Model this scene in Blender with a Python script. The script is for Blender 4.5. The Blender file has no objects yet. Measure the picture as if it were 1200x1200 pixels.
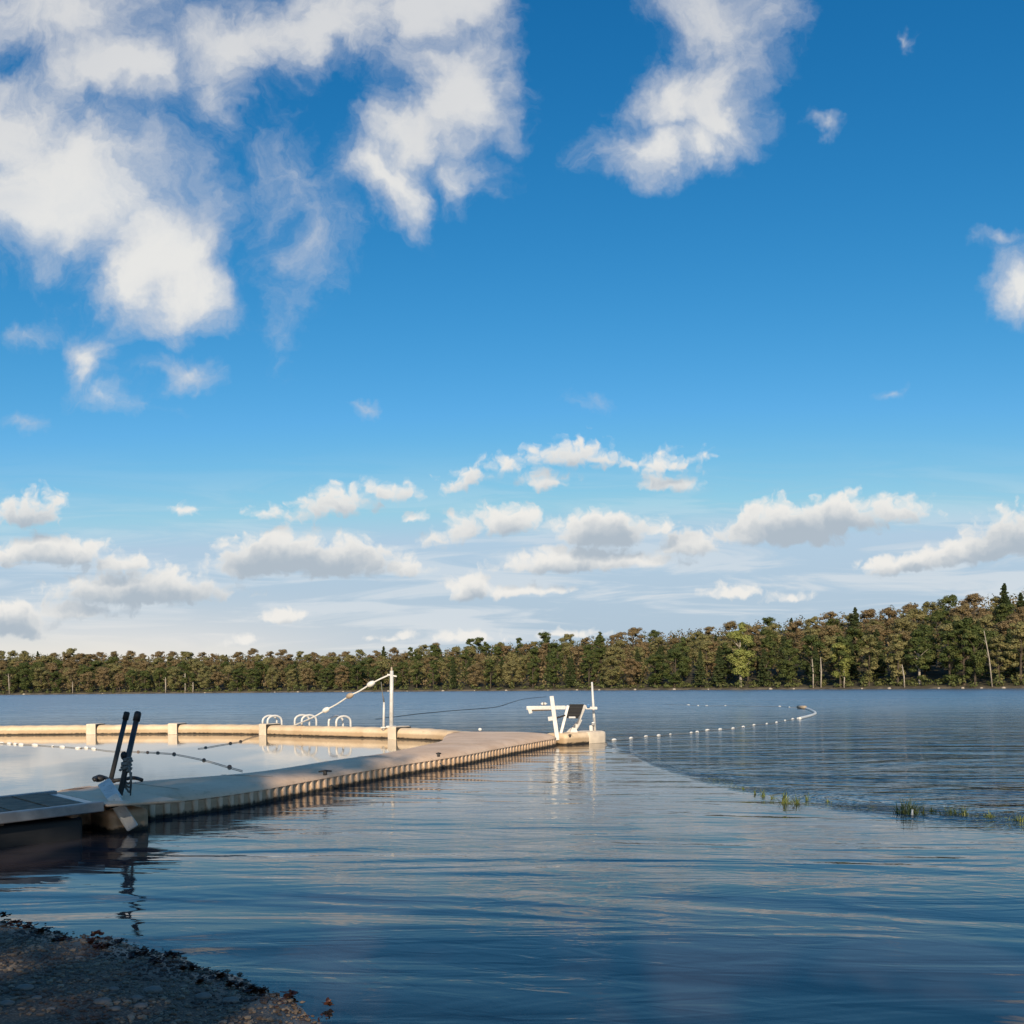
import bpy, bmesh, math, random
import numpy as np
from mathutils import Vector, Matrix

random.seed(7); rng = np.random.default_rng(7)
C = bpy.context.scene.collection
SC = bpy.context.scene

# ------------------------------------------------------------------ camera
F = 1100.0; HZ = 803.0; CAMZ = 1.8; ROLL = math.atan(0.01)
cr, sr = math.cos(ROLL), math.sin(ROLL)
def uv(px, py):
    x = (px - 600) / F; y = (HZ - py) / F
    return x * cr + y * sr, -x * sr + y * cr
def at(px, py, z=0.0):
    """point of the horizontal plane z seen at a photo pixel"""
    u, v = uv(px, py)
    d = (z - CAMZ) / v
    return Vector((u * d, d, z))
def at_d(px, py, d):
    u, v = uv(px, py)
    return Vector((u * d, d, CAMZ + v * d))

cam = bpy.data.cameras.new('camera'); co = bpy.data.objects.new('camera', cam); C.objects.link(co)
cam.sensor_width = 36; cam.lens = 36 * F / 1200; cam.shift_y = (HZ - 600) / 1200
cam.clip_start = 0.05; cam.clip_end = 6000
right = Vector((cr, 0, -sr)); up = Vector((sr, 0, cr)); back = Vector((0, -1, 0))
co.matrix_world = Matrix.Translation((0, 0, CAMZ)) @ Matrix((right, up, back)).transposed().to_4x4()
SC.camera = co

# ------------------------------------------------------------------ light
SUN_AZ = math.radians(183.5); SUN_EL = math.radians(25)     # clockwise from +Y
sd = Vector((math.sin(SUN_AZ) * math.cos(SUN_EL), math.cos(SUN_AZ) * math.cos(SUN_EL), math.sin(SUN_EL)))
sl = bpy.data.lights.new('sun', 'SUN'); sl.energy = 5.0; sl.angle = math.radians(0.55); sl.color = (1.0, 0.83, 0.62)
so = bpy.data.objects.new('sun', sl); C.objects.link(so)
so.rotation_euler = sd.to_track_quat('Z', 'Y').to_euler()
so.location = (0, 0, 60)
SC.view_settings.view_transform = 'Standard'; SC.view_settings.look = 'None'
SC.view_settings.exposure = 0; SC.view_settings.gamma = 1; SC.view_settings.use_curve_mapping = False

# ------------------------------------------------------------------ node helper
class NT:
    def __init__(s, tree): s.t = tree; s.n = tree.nodes; s.l = tree.links
    def put(s, sock, v):
        if isinstance(v, bpy.types.NodeSocket): s.l.new(v, sock)
        elif v is not None:
            if sock.type == 'RGBA' and len(v) == 3: v = (*v, 1)
            sock.default_value = v
    def math(s, op, a, b=None, c=None, clamp=False):
        n = s.n.new('ShaderNodeMath'); n.operation = op; n.use_clamp = clamp
        for i, v in enumerate((a, b, c)):
            if v is not None: s.put(n.inputs[i], v)
        return n.outputs[0]
    def vec(s, op, a, b=None, c=None, scale=None):
        n = s.n.new('ShaderNodeVectorMath'); n.operation = op
        for i, v in enumerate((a, b, c)):
            if v is not None: s.put(n.inputs[i], v)
        if scale is not None: s.put(n.inputs['Scale'], scale)
        return n.outputs['Value'] if op in ('LENGTH', 'DOT_PRODUCT', 'DISTANCE') else n.outputs['Vector']
    def mix(s, f, a, b, blend='MIX'):
        n = s.n.new('ShaderNodeMix'); n.data_type = 'RGBA'; n.blend_type = blend
        s.put(n.inputs[0], f); s.put(n.inputs[6], a); s.put(n.inputs[7], b)
        return n.outputs[2]
    def ss(s, x, lo, hi, a=0.0, b=1.0):
        n = s.n.new('ShaderNodeMapRange'); n.interpolation_type = 'SMOOTHSTEP'
        s.put(n.inputs[0], x); s.put(n.inputs[1], lo); s.put(n.inputs[2], hi); s.put(n.inputs[3], a); s.put(n.inputs[4], b)
        return n.outputs[0]
    def noise(s, v, scale, detail=4, rough=0.55, dist=0.0, lac=2.0, dim='3D'):
        n = s.n.new('ShaderNodeTexNoise'); n.noise_dimensions = dim
        s.put(n.inputs['Vector'], v); s.put(n.inputs['Scale'], scale); s.put(n.inputs['Detail'], detail)
        s.put(n.inputs['Roughness'], rough); s.put(n.inputs['Distortion'], dist); s.put(n.inputs['Lacunarity'], lac)
        return n
    def mapping(s, v, loc=(0,0,0), rot=(0,0,0), scale=(1,1,1), kind='POINT'):
        n = s.n.new('ShaderNodeMapping'); n.vector_type = kind
        s.put(n.inputs[0], v); s.put(n.inputs[1], loc); s.put(n.inputs[2], rot); s.put(n.inputs[3], scale)
        return n.outputs[0]
    def sep(s, v):
        n = s.n.new('ShaderNodeSeparateXYZ'); s.put(n.inputs[0], v); return n.outputs
    def comb(s, x, y, z):
        n = s.n.new('ShaderNodeCombineXYZ')
        for i, v in enumerate((x, y, z)): s.put(n.inputs[i], v)
        return n.outputs[0]

# ------------------------------------------------------------------ sky
w = bpy.data.worlds.new("World"); SC.world = w; w.use_nodes = True
W = NT(w.node_tree)
bg = w.node_tree.nodes['Background']; bg.inputs[1].default_value = 0.1
tc = W.n.new('ShaderNodeTexCoord').outputs['Generated']
sky = W.n.new('ShaderNodeTexSky'); sky.sky_type = 'NISHITA'; sky.sun_disc = False
sky.sun_elevation = SUN_EL; sky.sun_rotation = SUN_AZ; sky.ozone_density = 3.0; sky.dust_density = 1.0
r, g, b = W.sep(W.vec('SCALE', sky.outputs[0], scale=0.1))
r = W.math('MINIMUM', W.math('MULTIPLY', W.math('POWER', W.math('MULTIPLY', r, 1/.26), 2.7), .215), .44)
g = W.math('MINIMUM', W.math('MULTIPLY', W.math('POWER', W.math('MULTIPLY', g, 1/.43), 1.27), .54), .62)
b = W.math('MINIMUM', W.math('MULTIPLY', W.math('POWER', b, 1.0), 1.36), .79)
blue = W.comb(r, g, b)
x, y, z = W.sep(tc)
ya = W.math('MAXIMUM', W.math('ABSOLUTE', y), 0.12)
pu = W.math('DIVIDE', x, ya); pv = W.math('DIVIDE', z, ya)
P = W.comb(pu, pv, 0.0)

def cloud_group(name, blobs, flat):
    gt = bpy.data.node_groups.new(name, 'ShaderNodeTree')
    gt.interface.new_socket('p', in_out='INPUT', socket_type='NodeSocketVector')
    gt.interface.new_socket('d', in_out='OUTPUT', socket_type='NodeSocketFloat')
    G = NT(gt); gi = gt.nodes.new('NodeGroupInput'); go = gt.nodes.new('NodeGroupOutput')
    acc = None
    for bl in blobs:
        px, py, rx, ry = bl[:4]; rot = bl[4] if len(bl) > 4 else 0; wt = bl[5] if len(bl) > 5 else 1.0
        u, v = uv(px, py); a, bb = rx / F, ry * (1.08 if flat else 1.0) / F
        if rot == 0:
            q = G.vec('MULTIPLY_ADD', gi.outputs[0], (1/a, 1/bb, 0), (-u/a, -v/bb, 0))
        else:                                           # rot: degrees clockwise in the picture
            t = math.radians(rot)
            q = G.mapping(gi.outputs[0], loc=(u, v, 0), rot=(0, 0, -t), scale=(a, bb, 1), kind='TEXTURE')
        if flat:
            q = G.vec('MULTIPLY_ADD', G.vec('MINIMUM', q, (99, 0, 99)), (0, flat, 0), q)
        ln = G.vec('LENGTH', q)
        f = G.math('MULTIPLY_ADD', ln, -wt, wt)
        acc = f if acc is None else G.math('SMOOTH_MAX', acc, f, 0.25)
    gt.links.new(acc, go.inputs[0])
    return gt
def use(gt, p):
    n = W.n.new('ShaderNodeGroup'); n.node_tree = gt; W.put(n.inputs[0], p); return n.outputs[0]

SOFT = [(60,15,210,75),(270,60,150,85),(400,40,190,85,-12),(520,0,80,60),(150,95,120,60,20),
        (20,150,120,95),(80,235,160,115,0,1.35),(170,300,130,85,28,1.35),(235,325,60,50),(40,230,120,90),
        (255,125,55,50,0,.6),(330,210,62,90,0,.58),(345,285,50,65,0,.5),(342,375,34,62,0,.52),
        (540,100,85,70,-30),(490,160,95,62,-15),(465,205,80,45),(572,112,62,38,20,.7),(565,200,50,45,0,.7),
        (838,30,88,80),(785,110,88,66),(828,115,72,72),(845,145,62,56),(752,162,92,50,-12),(808,165,75,45),(885,25,40,60,0,.6),
        (1195,325,48,62),(1155,268,26,15,0,.42),(955,148,17,11,0,.40),(1078,45,9,16,-40,.36),(1060,468,18,11,0,.33),
        (108,418,38,55,-35,.66),(150,468,62,28,25,.62),(222,436,60,26,0,.6),(30,380,50,18,-10,.45),(672,468,42,26,-20,.47),(408,485,15,8,0,.45),(10,508,36,12,0,.34)]
HEAP = [(35,605,50,34,0,.9),(55,652,92,26,0,1.15),(140,664,45,18,0,.8),(165,695,130,32,0,1.15),(90,718,70,20,0,.85),(18,738,55,22),(10,722,45,22,0,.9),
        (330,656,88,38,0,1.25),(395,662,82,38,0,1.2),(470,668,42,20,0,.8),(300,668,60,26),(332,724,36,15),
        (395,594,66,26,-8,.62),(452,581,44,22,0,.62),(310,602,24,14,0,.5),(215,597,30,9,15,.4),(488,608,16,12,0,.6),
        (553,564,54,22,-25,.6),(588,549,42,18,0,.6),(668,538,58,27,0,.62),(645,566,38,19,0,.66),(704,538,38,18,0,.52),(785,546,48,17,-12,.55),(785,567,44,18,0,.7),(742,545,22,12,0,.4),
        (600,615,46,24),(540,624,46,26,-25,.56),(512,632,20,16,0,.5),
        (708,626,68,34,0,1.25),(668,662,100,24,0,1.15),(735,660,80,18,0,.8),(802,642,44,24,0,.9),(775,622,40,14,-12,.6),
        (548,694,32,24,0,1.25),(615,694,62,14,0,.7),(930,622,95,38,0,1.25),(985,610,72,34,0,1.2),(885,628,55,24),(1050,603,60,24,0,.75),
        (1075,662,85,22,-8,1.1),(1150,648,92,28,-8,1.2),(1185,628,60,36,0,.85),(1040,664,38,18),
        (855,696,36,13,0,.75),(925,701,42,9,-8,.48),(455,748,48,9,0,.5),(545,749,52,11,0,.6),(290,752,28,9,0,.6),(660,745,60,8,0,.5),(15,412+250,40,9,0,.6)]
gS = cloud_group('soft_clouds', SOFT, 0); gH = cloud_group('heap_clouds', HEAP, 1.1)

# soft, wind torn clouds overhead
n1 = W.noise(P, 5.0, 2, .5, dim='2D'); n2 = W.noise(P, 17.0, 4, .6, dim='2D')
wv = W.vec('ADD', W.vec('SCALE', W.vec('SUBTRACT', n1.outputs['Color'], (.5,.5,.5)), scale=.12),
           W.vec('SCALE', W.vec('SUBTRACT', n2.outputs['Color'], (.5,.5,.5)), scale=.055))
PS = W.vec('ADD', P, wv)
mS = use(gS, PS)
fb = W.noise(PS, 7.0, 8, .60, .15, dim='2D').outputs['Fac']
fb2 = W.noise(PS, 26.0, 6, .66, .5, dim='2D').outputs['Fac']
dS = W.math('ADD', mS, W.math('MULTIPLY_ADD', fb, 1.5, -0.74))
dS = W.math('ADD', dS, W.math('MULTIPLY_ADD', fb2, .46, -.23))
aS = W.math('MULTIPLY', W.ss(dS, -.10, .92), W.math('MULTIPLY_ADD', W.ss(fb, .3, .6), .10, .86))
core = W.ss(W.math('ADD', W.math('MULTIPLY_ADD', fb, .9, mS), W.math('MULTIPLY_ADD', n1.outputs['Fac'], .9, -.9)), .18, .95)
colS = W.mix(core, (5.6, 6.0, 6.7), (8.3, 8.2, 7.9))
topgrey = W.ss(W.math('ADD', pv, W.math('MULTIPLY_ADD', n1.outputs['Fac'], .3, -.15)), .50, .72)
colS = W.mix(W.math('MULTIPLY', topgrey, .6), colS, (6.0, 6.2, 6.6))
# cumulus heaps lower down
n3 = W.noise(P, 26.0, 3, .55, dim='2D'); n4 = W.noise(P, 85.0, 3, .55, dim='2D')
wh = W.vec('ADD', W.vec('MULTIPLY', W.vec('SUBTRACT', n3.outputs['Color'], (.5,.5,.5)), (.030,.014,0)),
           W.vec('MULTIPLY', W.vec('SUBTRACT', n4.outputs['Color'], (.5,.5,.5)), (.012,.005,0)))
PH = W.vec('ADD', P, wh)
vo = W.n.new('ShaderNodeTexVoronoi'); vo.voronoi_dimensions = '2D'; vo.feature = 'SMOOTH_F1'; W.put(vo.inputs['Vector'], PH); vo.inputs['Scale'].default_value = 52
vo.inputs['Smoothness'].default_value = .6; vo.inputs['Detail'].default_value = 2.0; vo.inputs['Roughness'].default_value = .5
fh = W.noise(PH, 30.0, 6, .6, dim='2D').outputs['Fac']
puff = W.math('ADD', W.math('MULTIPLY', vo.outputs['Distance'], -.5), W.math('MULTIPLY_ADD', fh, .8, -.06))
dH = W.math('ADD', use(gH, PH), puff)
dHu = W.math('ADD', use(gH, W.vec('ADD', PH, (-.003, .016, 0))), W.math('MULTIPLY', puff, .45))
aH = W.math('MULTIPLY', W.ss(dH, -.02, .50), .98)
shade = W.ss(dHu, -.18, .74)
colH = W.mix(shade, (8.7, 8.5, 8.1), (4.3, 5.0, 5.7))
# thin veil low in the sky
nv = W.noise(W.mapping(P, scale=(3.0, 26.0, 1)), 1.6, 5, .58, .5, dim='2D').outputs['Fac']
vm = W.math('MULTIPLY', W.ss(pv, .27, .05), W.ss(pu, -.75, .35, .72, 1.0))
aV = W.math('MULTIPLY', W.math('MULTIPLY', W.ss(nv, .22, .60), .82), vm)
aV = W.math('MAXIMUM', aV, W.ss(pv, .24, .0, 0, .92))
colV = W.mix(W.ss(nv, .42, .62), (4.5, 5.5, 6.4), (7.0, 7.3, 7.5))
colV = W.mix(W.math('MULTIPLY', W.ss(pu, .05, -.45), W.ss(pv, .12, .03)), colV, (8.6, 8.0, 7.3))
skyc = W.mix(aV, W.vec('SCALE', blue, scale=10.0), colV)
skyc = W.mix(aS, skyc, colS)
skyc = W.mix(aH, skyc, colH)
w.node_tree.links.new(skyc, bg.inputs[0])
w.cycles.sampling_method = 'MANUAL'; w.cycles.sample_map_resolution = 512

# ------------------------------------------------------------------ objects: helpers
def tag(o, label=None, cat=None, group=None, kind=None):
    for k, v in (('label', label), ('category', cat), ('group', group), ('kind', kind)):
        if v: o[k] = v
    return o
def thing(name, loc, label, cat, group=None):
    o = bpy.data.objects.new(name, None); C.objects.link(o); o.location = loc; o.empty_display_size = .1
    return tag(o, label, cat, group)
class MB:
    def __init__(s): s.v = []; s.f = []; s.a = []; s.mi = []
    def add(s, vs, fs, m=0):
        o = len(s.v); s.v += [tuple(q) for q in vs]; s.f += [tuple(i + o for i in f) for f in fs]; s.mi += [m] * len(fs); return o
    def box(s, c, e, ax=None, bev=.0):
        """centre, half extents, axes (3 unit vectors); bevelled"""
        ax = ax or (Vector((1,0,0)), Vector((0,1,0)), Vector((0,0,1)))
        bm = bmesh.new(); bmesh.ops.create_cube(bm, size=2)
        for v in bm.verts: v.co = Vector((v.co.x*e[0], v.co.y*e[1], v.co.z*e[2]))
        if bev: bmesh.ops.bevel(bm, geom=bm.edges[:], offset=bev, segments=2, affect='EDGES', profile=.6)
        s.bm(bm, lambda p: Vector(c) + ax[0]*p.x + ax[1]*p.y + ax[2]*p.z)
    def bm(s, bm, fn=lambda p: p):
        bm.verts.index_update()
        s.add([fn(v.co) for v in bm.verts], [[v.index for v in f.verts] for f in bm.faces]); bm.free()
    def bar(s, a, b, wd, th, side=None, bev=.008):
        """plank from a to b, width wd along side, thickness th"""
        a = Vector(a); b = Vector(b); d = (b - a); L = d.length; d.normalize()
        side = Vector(side) if side else Vector((1,0,0)); side = (side - d*side.dot(d)).normalized()
        s.box((a+b)/2, (L/2, wd/2, th/2), (d, side, d.cross(side)), bev)
    def tube(s, pts, rad, n=10, cap=True):
        pts = [Vector(p) for p in pts]; m = len(pts)
        rad = rad if isinstance(rad, (list, tuple)) else [rad]*m
        o = len(s.v); nrm = None
        for i, p in enumerate(pts):
            t = (pts[min(i+1,m-1)] - pts[max(i-1,0)]).normalized()
            if nrm is None: nrm = t.orthogonal().normalized()
            nrm = (nrm - t*nrm.dot(t)).normalized(); bn = t.cross(nrm)
            for k in range(n):
                a = 2*math.pi*k/n; s.v.append(tuple(p + (nrm*math.cos(a) + bn*math.sin(a))*rad[i]))
        fs = [(o+i*n+k, o+i*n+(k+1)%n, o+(i+1)*n+(k+1)%n, o+(i+1)*n+k) for i in range(m-1) for k in range(n)]
        if cap: fs += [tuple(o+k for k in reversed(range(n))), tuple(o+(m-1)*n+k for k in range(n))]
        s.f += fs; s.mi += [0]*len(fs)
    def ball(s, c, r, ax=None, sub=2, jit=0):
        bm = bmesh.new(); bmesh.ops.create_icosphere(bm, subdivisions=sub, radius=1)
        r = r if isinstance(r, (tuple, list)) else (r,r,r)
        ax = ax or (Vector((1,0,0)), Vector((0,1,0)), Vector((0,0,1)))
        for v in bm.verts: v.co *= 1 + random.uniform(-jit, jit)
        s.bm(bm, lambda p: Vector(c) + ax[0]*p.x*r[0] + ax[1]*p.y*r[1] + ax[2]*p.z*r[2])
    def build(s, name, mat, parent=None, smooth=False, origin=None):
        me = bpy.data.meshes.new(name)
        org = Vector((0,0,0)) if parent else Vector(origin or (0,0,0)); up_ = parent
        while up_: org += Vector(up_.location); up_ = up_.parent
        me.from_pydata([Vector(v) - org for v in s.v], [], s.f)
        for m in (mat if isinstance(mat, list) else [mat]): me.materials.append(m)
        if any(s.mi): me.polygons.foreach_set('material_index', s.mi)
        if smooth: me.polygons.foreach_set('use_smooth', [True]*len(me.polygons))
        me.update()
        o = bpy.data.objects.new(name, me); C.objects.link(o)
        if parent: o.parent = parent
        else: o.location = org
        return o
def smooth_line(pts, k=6):
    """Catmull-Rom through points"""
    pts = [Vector(p) for p in pts]; out = []
    for i in range(len(pts)-1):
        p0 = pts[max(i-1,0)]; p1 = pts[i]; p2 = pts[i+1]; p3 = pts[min(i+2,len(pts)-1)]
        for j in range(k):
            t = j/k
            out.append(.5*((2*p1)+(p2-p0)*t+(2*p0-5*p1+4*p2-p3)*t*t+(3*p1-p0-3*p2+p3)*t**3))
    return out + [pts[-1]]

def new_mat(name):
    m = bpy.data.materials.new(name); m.use_nodes = True
    N = NT(m.node_tree); p = m.node_tree.nodes['Principled BSDF']
    return m, N, p
def simple(name, col, rough=.6, var=.25, scale=6.0, dark=None, bump=0.0, metal=0.0, spots=None):
    """base colour with cloudy wear and fine grain"""
    m, N, p = new_mat(name)
    c = N.n.new('ShaderNodeTexCoord').outputs['Object']
    f = N.noise(c, scale, 6, .62).outputs['Fac']
    dk = dark or tuple(q*(1-var) for q in col)
    cc = N.mix(N.ss(f, .35, .68), dk, col)
    if spots:
        f2 = N.noise(c, scale*5, 5, .7).outputs['Fac']
        cc = N.mix(N.ss(f2, .56, .70), cc, spots)
    N.put(p.inputs['Base Color'], cc); p.inputs['Roughness'].default_value = rough; p.inputs['Metallic'].default_value = metal
    if bump:
        bn = N.n.new('ShaderNodeBump'); N.put(bn.inputs['Height'], N.noise(c, scale*8, 5, .6).outputs['Fac'])
        bn.inputs['Strength'].default_value = .6; bn.inputs['Distance'].default_value = bump
        N.put(p.inputs['Normal'], bn.outputs[0])
    return m
M = {}
M['white'] = simple('weathered_white_plastic', (.72,.70,.66), .45, .2, 5, spots=(.42,.38,.32))
M['cream'] = simple('cream_plastic', (.74,.62,.47), .5, .15, 5)
M['white_clean'] = simple('white_float_plastic', (.78,.76,.70), .4, .12, 9)
M['pole_dark'] = simple('dark_grey_tube', (.055,.058,.062), .4, .35, 7, metal=.2)
M['black'] = simple('black_rubber', (.012,.012,.013), .6, .3, 8)
M['wood'] = simple('weathered_boards', (.25,.17,.11), .8, .45, 5, bump=.003)
M['metal'] = simple('dull_aluminium', (.42,.43,.44), .38, .25, 4, metal=.7)
M['grey_metal'] = simple('dull_grey_metal', (.34,.335,.33), .45, .3, 4, metal=.6)
M['rope'] = simple('grey_rope', (.22,.21,.19), .9, .3, 40)
M['rope_dark'] = simple('wet_dark_rope', (.03,.03,.028), .8, .3, 40)
M['mesh_black'] = simple('black_mesh_fabric', (.016,.015,.015), .75, .3, 20)
M['tan_board'] = simple('stained_plank', (.45,.36,.26), .7, .35, 5)
M['steel'] = simple('white_coated_rail', (.72,.70,.66), .35, .15, 9)
M['red_float'] = simple('faded_brown_float', (.20,.10,.06), .5, .3, 15)
M['blue'] = simple('blue_plastic', (.03,.14,.32), .45, .2, 10)

# ------------------------------------------------------------------ dock material
def dock_mat(name, base, light):
    m, N, p = new_mat(name)
    geo = N.n.new('ShaderNodeNewGeometry').outputs['Position']
    X, Y, Z = N.sep(geo)
    f = N.noise(geo, 1.1, 6, .62).outputs['Fac']; f2 = N.noise(geo, 9, 6, .7).outputs['Fac']; f3 = N.noise(geo, 45, 4, .7).outputs['Fac']
    c = N.mix(N.ss(f, .32, .68), base, light)
    c = N.mix(N.math('MULTIPLY', N.ss(f2, .52, .72), .45), c, (.36,.26,.16))
    c = N.mix(N.math('MULTIPLY', N.ss(f3, .60, .75), .35), c, (.20,.15,.11))
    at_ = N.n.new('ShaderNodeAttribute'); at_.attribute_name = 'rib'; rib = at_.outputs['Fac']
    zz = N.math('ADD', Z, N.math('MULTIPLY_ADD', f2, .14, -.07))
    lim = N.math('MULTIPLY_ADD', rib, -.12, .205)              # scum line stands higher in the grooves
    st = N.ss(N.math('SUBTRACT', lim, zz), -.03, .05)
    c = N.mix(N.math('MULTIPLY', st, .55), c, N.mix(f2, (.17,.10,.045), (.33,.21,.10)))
    c = N.mix(N.ss(zz, .085, .03), c, (.018,.014,.008))         # wet algae band
    N.put(p.inputs['Base Color'], c); p.inputs['Roughness'].default_value = .72
    bn = N.n.new('ShaderNodeBump'); N.put(bn.inputs['Height'], f3); bn.inputs['Strength'].default_value = .5; bn.inputs['Distance'].default_value = .004
    N.put(p.inputs['Normal'], bn.outputs[0])
    return m
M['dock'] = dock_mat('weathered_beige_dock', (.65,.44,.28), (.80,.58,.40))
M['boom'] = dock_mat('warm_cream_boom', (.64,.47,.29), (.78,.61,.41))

# ------------------------------------------------------------------ swimming dock
front = [(-5.6,12.05),(-5.12,12.73),(-4.42,13.52),(-3.9,14.5),(-3.23,16.39),(-2.22,18.9),(-1.16,21.2),(-.11,24.1),(1.22,27.5)]
tipc = [(1.30,27.9),(1.18,28.5),(.75,29.2),(.2,29.6),(-.6,29.85),(-1.3,30.0)]
inner = [(-2.1,29.6),(-2.08,28.2),(-2.0,26.8),(-2.05,25.6),(-2.16,24.75),(-3.0,21.0),(-3.88,18.8),(-4.76,16.4),(-6.05,15.1),(-6.85,13.9)]
def v3(l, z=0): return [Vector((a, b, z)) for a, b in l]
fl = smooth_line(v3(front), 24); tl = smooth_line(v3(tipc), 10); il = smooth_line(v3(inner), 10)
loop = fl + tl + il
def resample(pts, step, closed=True):
    P_ = pts + ([pts[0]] if closed else []); out = []; acc = 0.0
    L = [0]
    for a, b in zip(P_, P_[1:]): L.append(L[-1] + (b-a).length)
    n = max(4, round(L[-1]/step)); i = 0
    for k in range(n if closed else n+1):
        t = L[-1]*k/n
        while i < len(L)-2 and L[i+1] < t: i += 1
        q = (t-L[i])/max(1e-9, L[i+1]-L[i]); out.append(P_[i].lerp(P_[i+1], q))
    return out
RIB = .215; loop = resample(loop, RIB/12)
n = len(loop)
nor = []
for i in range(n):
    t = (loop[(i+6) % n] - loop[i-6]).normalized(); nor.append(Vector((t.y, -t.x, 0)))
area = sum(loop[i].x*loop[(i+1)%n].y - loop[(i+1)%n].x*loop[i].y for i in range(n))
if area < 0: nor = [-q for q in nor]
dock_root = thing('swimming_dock', (-2, 20, 0), 'long curved beige floating dock with ribbed stained sides, running from gangway to tip', 'dock')
def ring(off, z): return [(loop[i].x + nor[i].x*off, loop[i].y + nor[i].y*off, z) for i in range(n)]
# deck: crowned top with rolled edge
db = MB(); prof = [(.0,.212),(-.015,.246),(-.06,.282),(-.16,.314),(-.32,.340),(-.52,.355)]
rings = [ring(*q) for q in prof]
for rg in rings: db.v += rg
for k in range(len(rings)-1):
    for i in range(n): db.f.append((k*n+i, k*n+(i+1)%n, (k+1)*n+(i+1)%n, (k+1)*n+i))
from mathutils.geometry import delaunay_2d_cdt
cv, _, cf = delaunay_2d_cdt([Vector(q[:2]) for q in rings[-1][::3]], [], [list(range(len(rings[-1][::3])))], 1, 1e-4)[:3]
db.mi = [0]*len(db.f); db.add([(q.x, q.y, prof[-1][1]) for q in cv], [f if (cv[f[1]]-cv[f[0]]).cross(cv[f[2]]-cv[f[0]]) > 0 else f[::-1] for f in cf])
deck = db.build('deck', M['dock'], dock_root, smooth=True)
# skirt: vertical ribs
sk = MB(); ribv = []
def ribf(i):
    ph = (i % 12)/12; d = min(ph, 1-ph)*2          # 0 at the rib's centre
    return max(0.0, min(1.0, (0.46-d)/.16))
for z in (.216,.198,.12,.02,-.25):
    k = 0 if z > .21 else 1
    for i in range(n):
        o = -.028 + (.030*ribf(i) if k else .035)
        sk.v.append((loop[i].x+nor[i].x*o, loop[i].y+nor[i].y*o, z)); ribv.append(ribf(i))
for k in range(4):
    for i in range(n): sk.f.append((k*n+i, (k+1)*n+i, (k+1)*n+(i+1)%n, k*n+(i+1)%n))
sk.mi = [0]*len(sk.f)
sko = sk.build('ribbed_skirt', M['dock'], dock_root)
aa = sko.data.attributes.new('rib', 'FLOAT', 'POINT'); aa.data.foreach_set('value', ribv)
# white end float
def rounded(name, mat, root, a, b, wd, h, z0, bev, side=None):
    m_ = MB(); a = Vector(a); b = Vector(b); d = (b-a).normalized(); sd_ = Vector((-d.y, d.x, 0))
    m_.box((a+b)/2 + Vector((0,0,z0+h/2)), ((b-a).length/2, wd/2, h/2), (d, sd_, Vector((0,0,1))), bev)
    return m_.build(name, mat, root, smooth=True)
e0 = Vector((1.28,28.25,0)); e1 = Vector((2.62,29.55,0))
rounded('end_float', M['boom'], dock_root, e0, e1, .86, .62, -.28, .11)
eb = MB(); de = (e1-e0).normalized(); se = Vector((-de.y, de.x, 0))
eb.box(e1 - de*.42 + Vector((0,0,.06)), (.44,.45,.30), (de, se, Vector((0,0,1))), .12)
eb.build('end_cap', M['cream'], dock_root, smooth=True)
# cleats and knobs along the front edge
for px, py, sz in ((381,907.5,.10),(514,886,.05),(668,863.5,.05)):
    p_ = at(px, py, .325); c_ = MB()
    c_.box(p_ + Vector((0,0,.02)), (.03,.03,.035), bev=.008); c_.tube([p_+Vector((-sz,-sz*.5,.05)), p_+Vector((0,0,.062)), p_+Vector((sz,sz*.5,.05))], [.012,.018,.012], 8)
    c_.build('mooring_cleat', M['black'], dock_root, smooth=True)
# seam lines between dock sections
for k in (0.22, .43, .63, .83):
    i = int(k*len(fl)); p_ = fl[i]; t_ = (fl[i+2]-fl[i-2]).normalized(); s_ = Vector((-t_.y, t_.x, 0))
    wdt = min(2.6, min((q-p_).length for q in il))
    b_ = MB(); b_.bar(p_ + s_*.28 + Vector((0,0,.3575)), p_ + s_*max(.8, wdt-.35) + Vector((0,0,.3610)), .022, .004, t_, 0)
    b_.build('joint_strip', M['tan_board'], dock_root)

# ------------------------------------------------------------------ boom (far arm)
bc = v3([(-31,37.9),(-20.4,37.9),(-14,37.5),(-10.7,36.7),(-8.7,35.6),(-6.7,34.2),(-4.6,32.9),(-2.9,31.6),(-1.9,30.5),(-1.2,29.8)])
bl = resample(smooth_line(bc, 12), .18, False)
boom = thing('floating_boom', (-12, 37, 0), 'long cream floating barrier tube closing the back of the bathing pool', 'floating barrier')
collars = [at(98,862,0), at(197,861,0), at(315,861,0), at(454,866.5,0)]
ci = [min(range(len(bl)), key=lambda i: (bl[i].xy - c.xy).length) for c in collars]
cuts = [0] + sorted(ci) + [len(bl)-1]
def dprofile(k):                                       # D shaped tube, k in 0..1 round the section
    a = 2*math.pi*k; c_, s_ = math.cos(a), math.sin(a)
    return (.34*math.copysign(abs(c_)**.7, c_), .09 + .285*math.copysign(abs(s_)**.75, s_))
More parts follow.
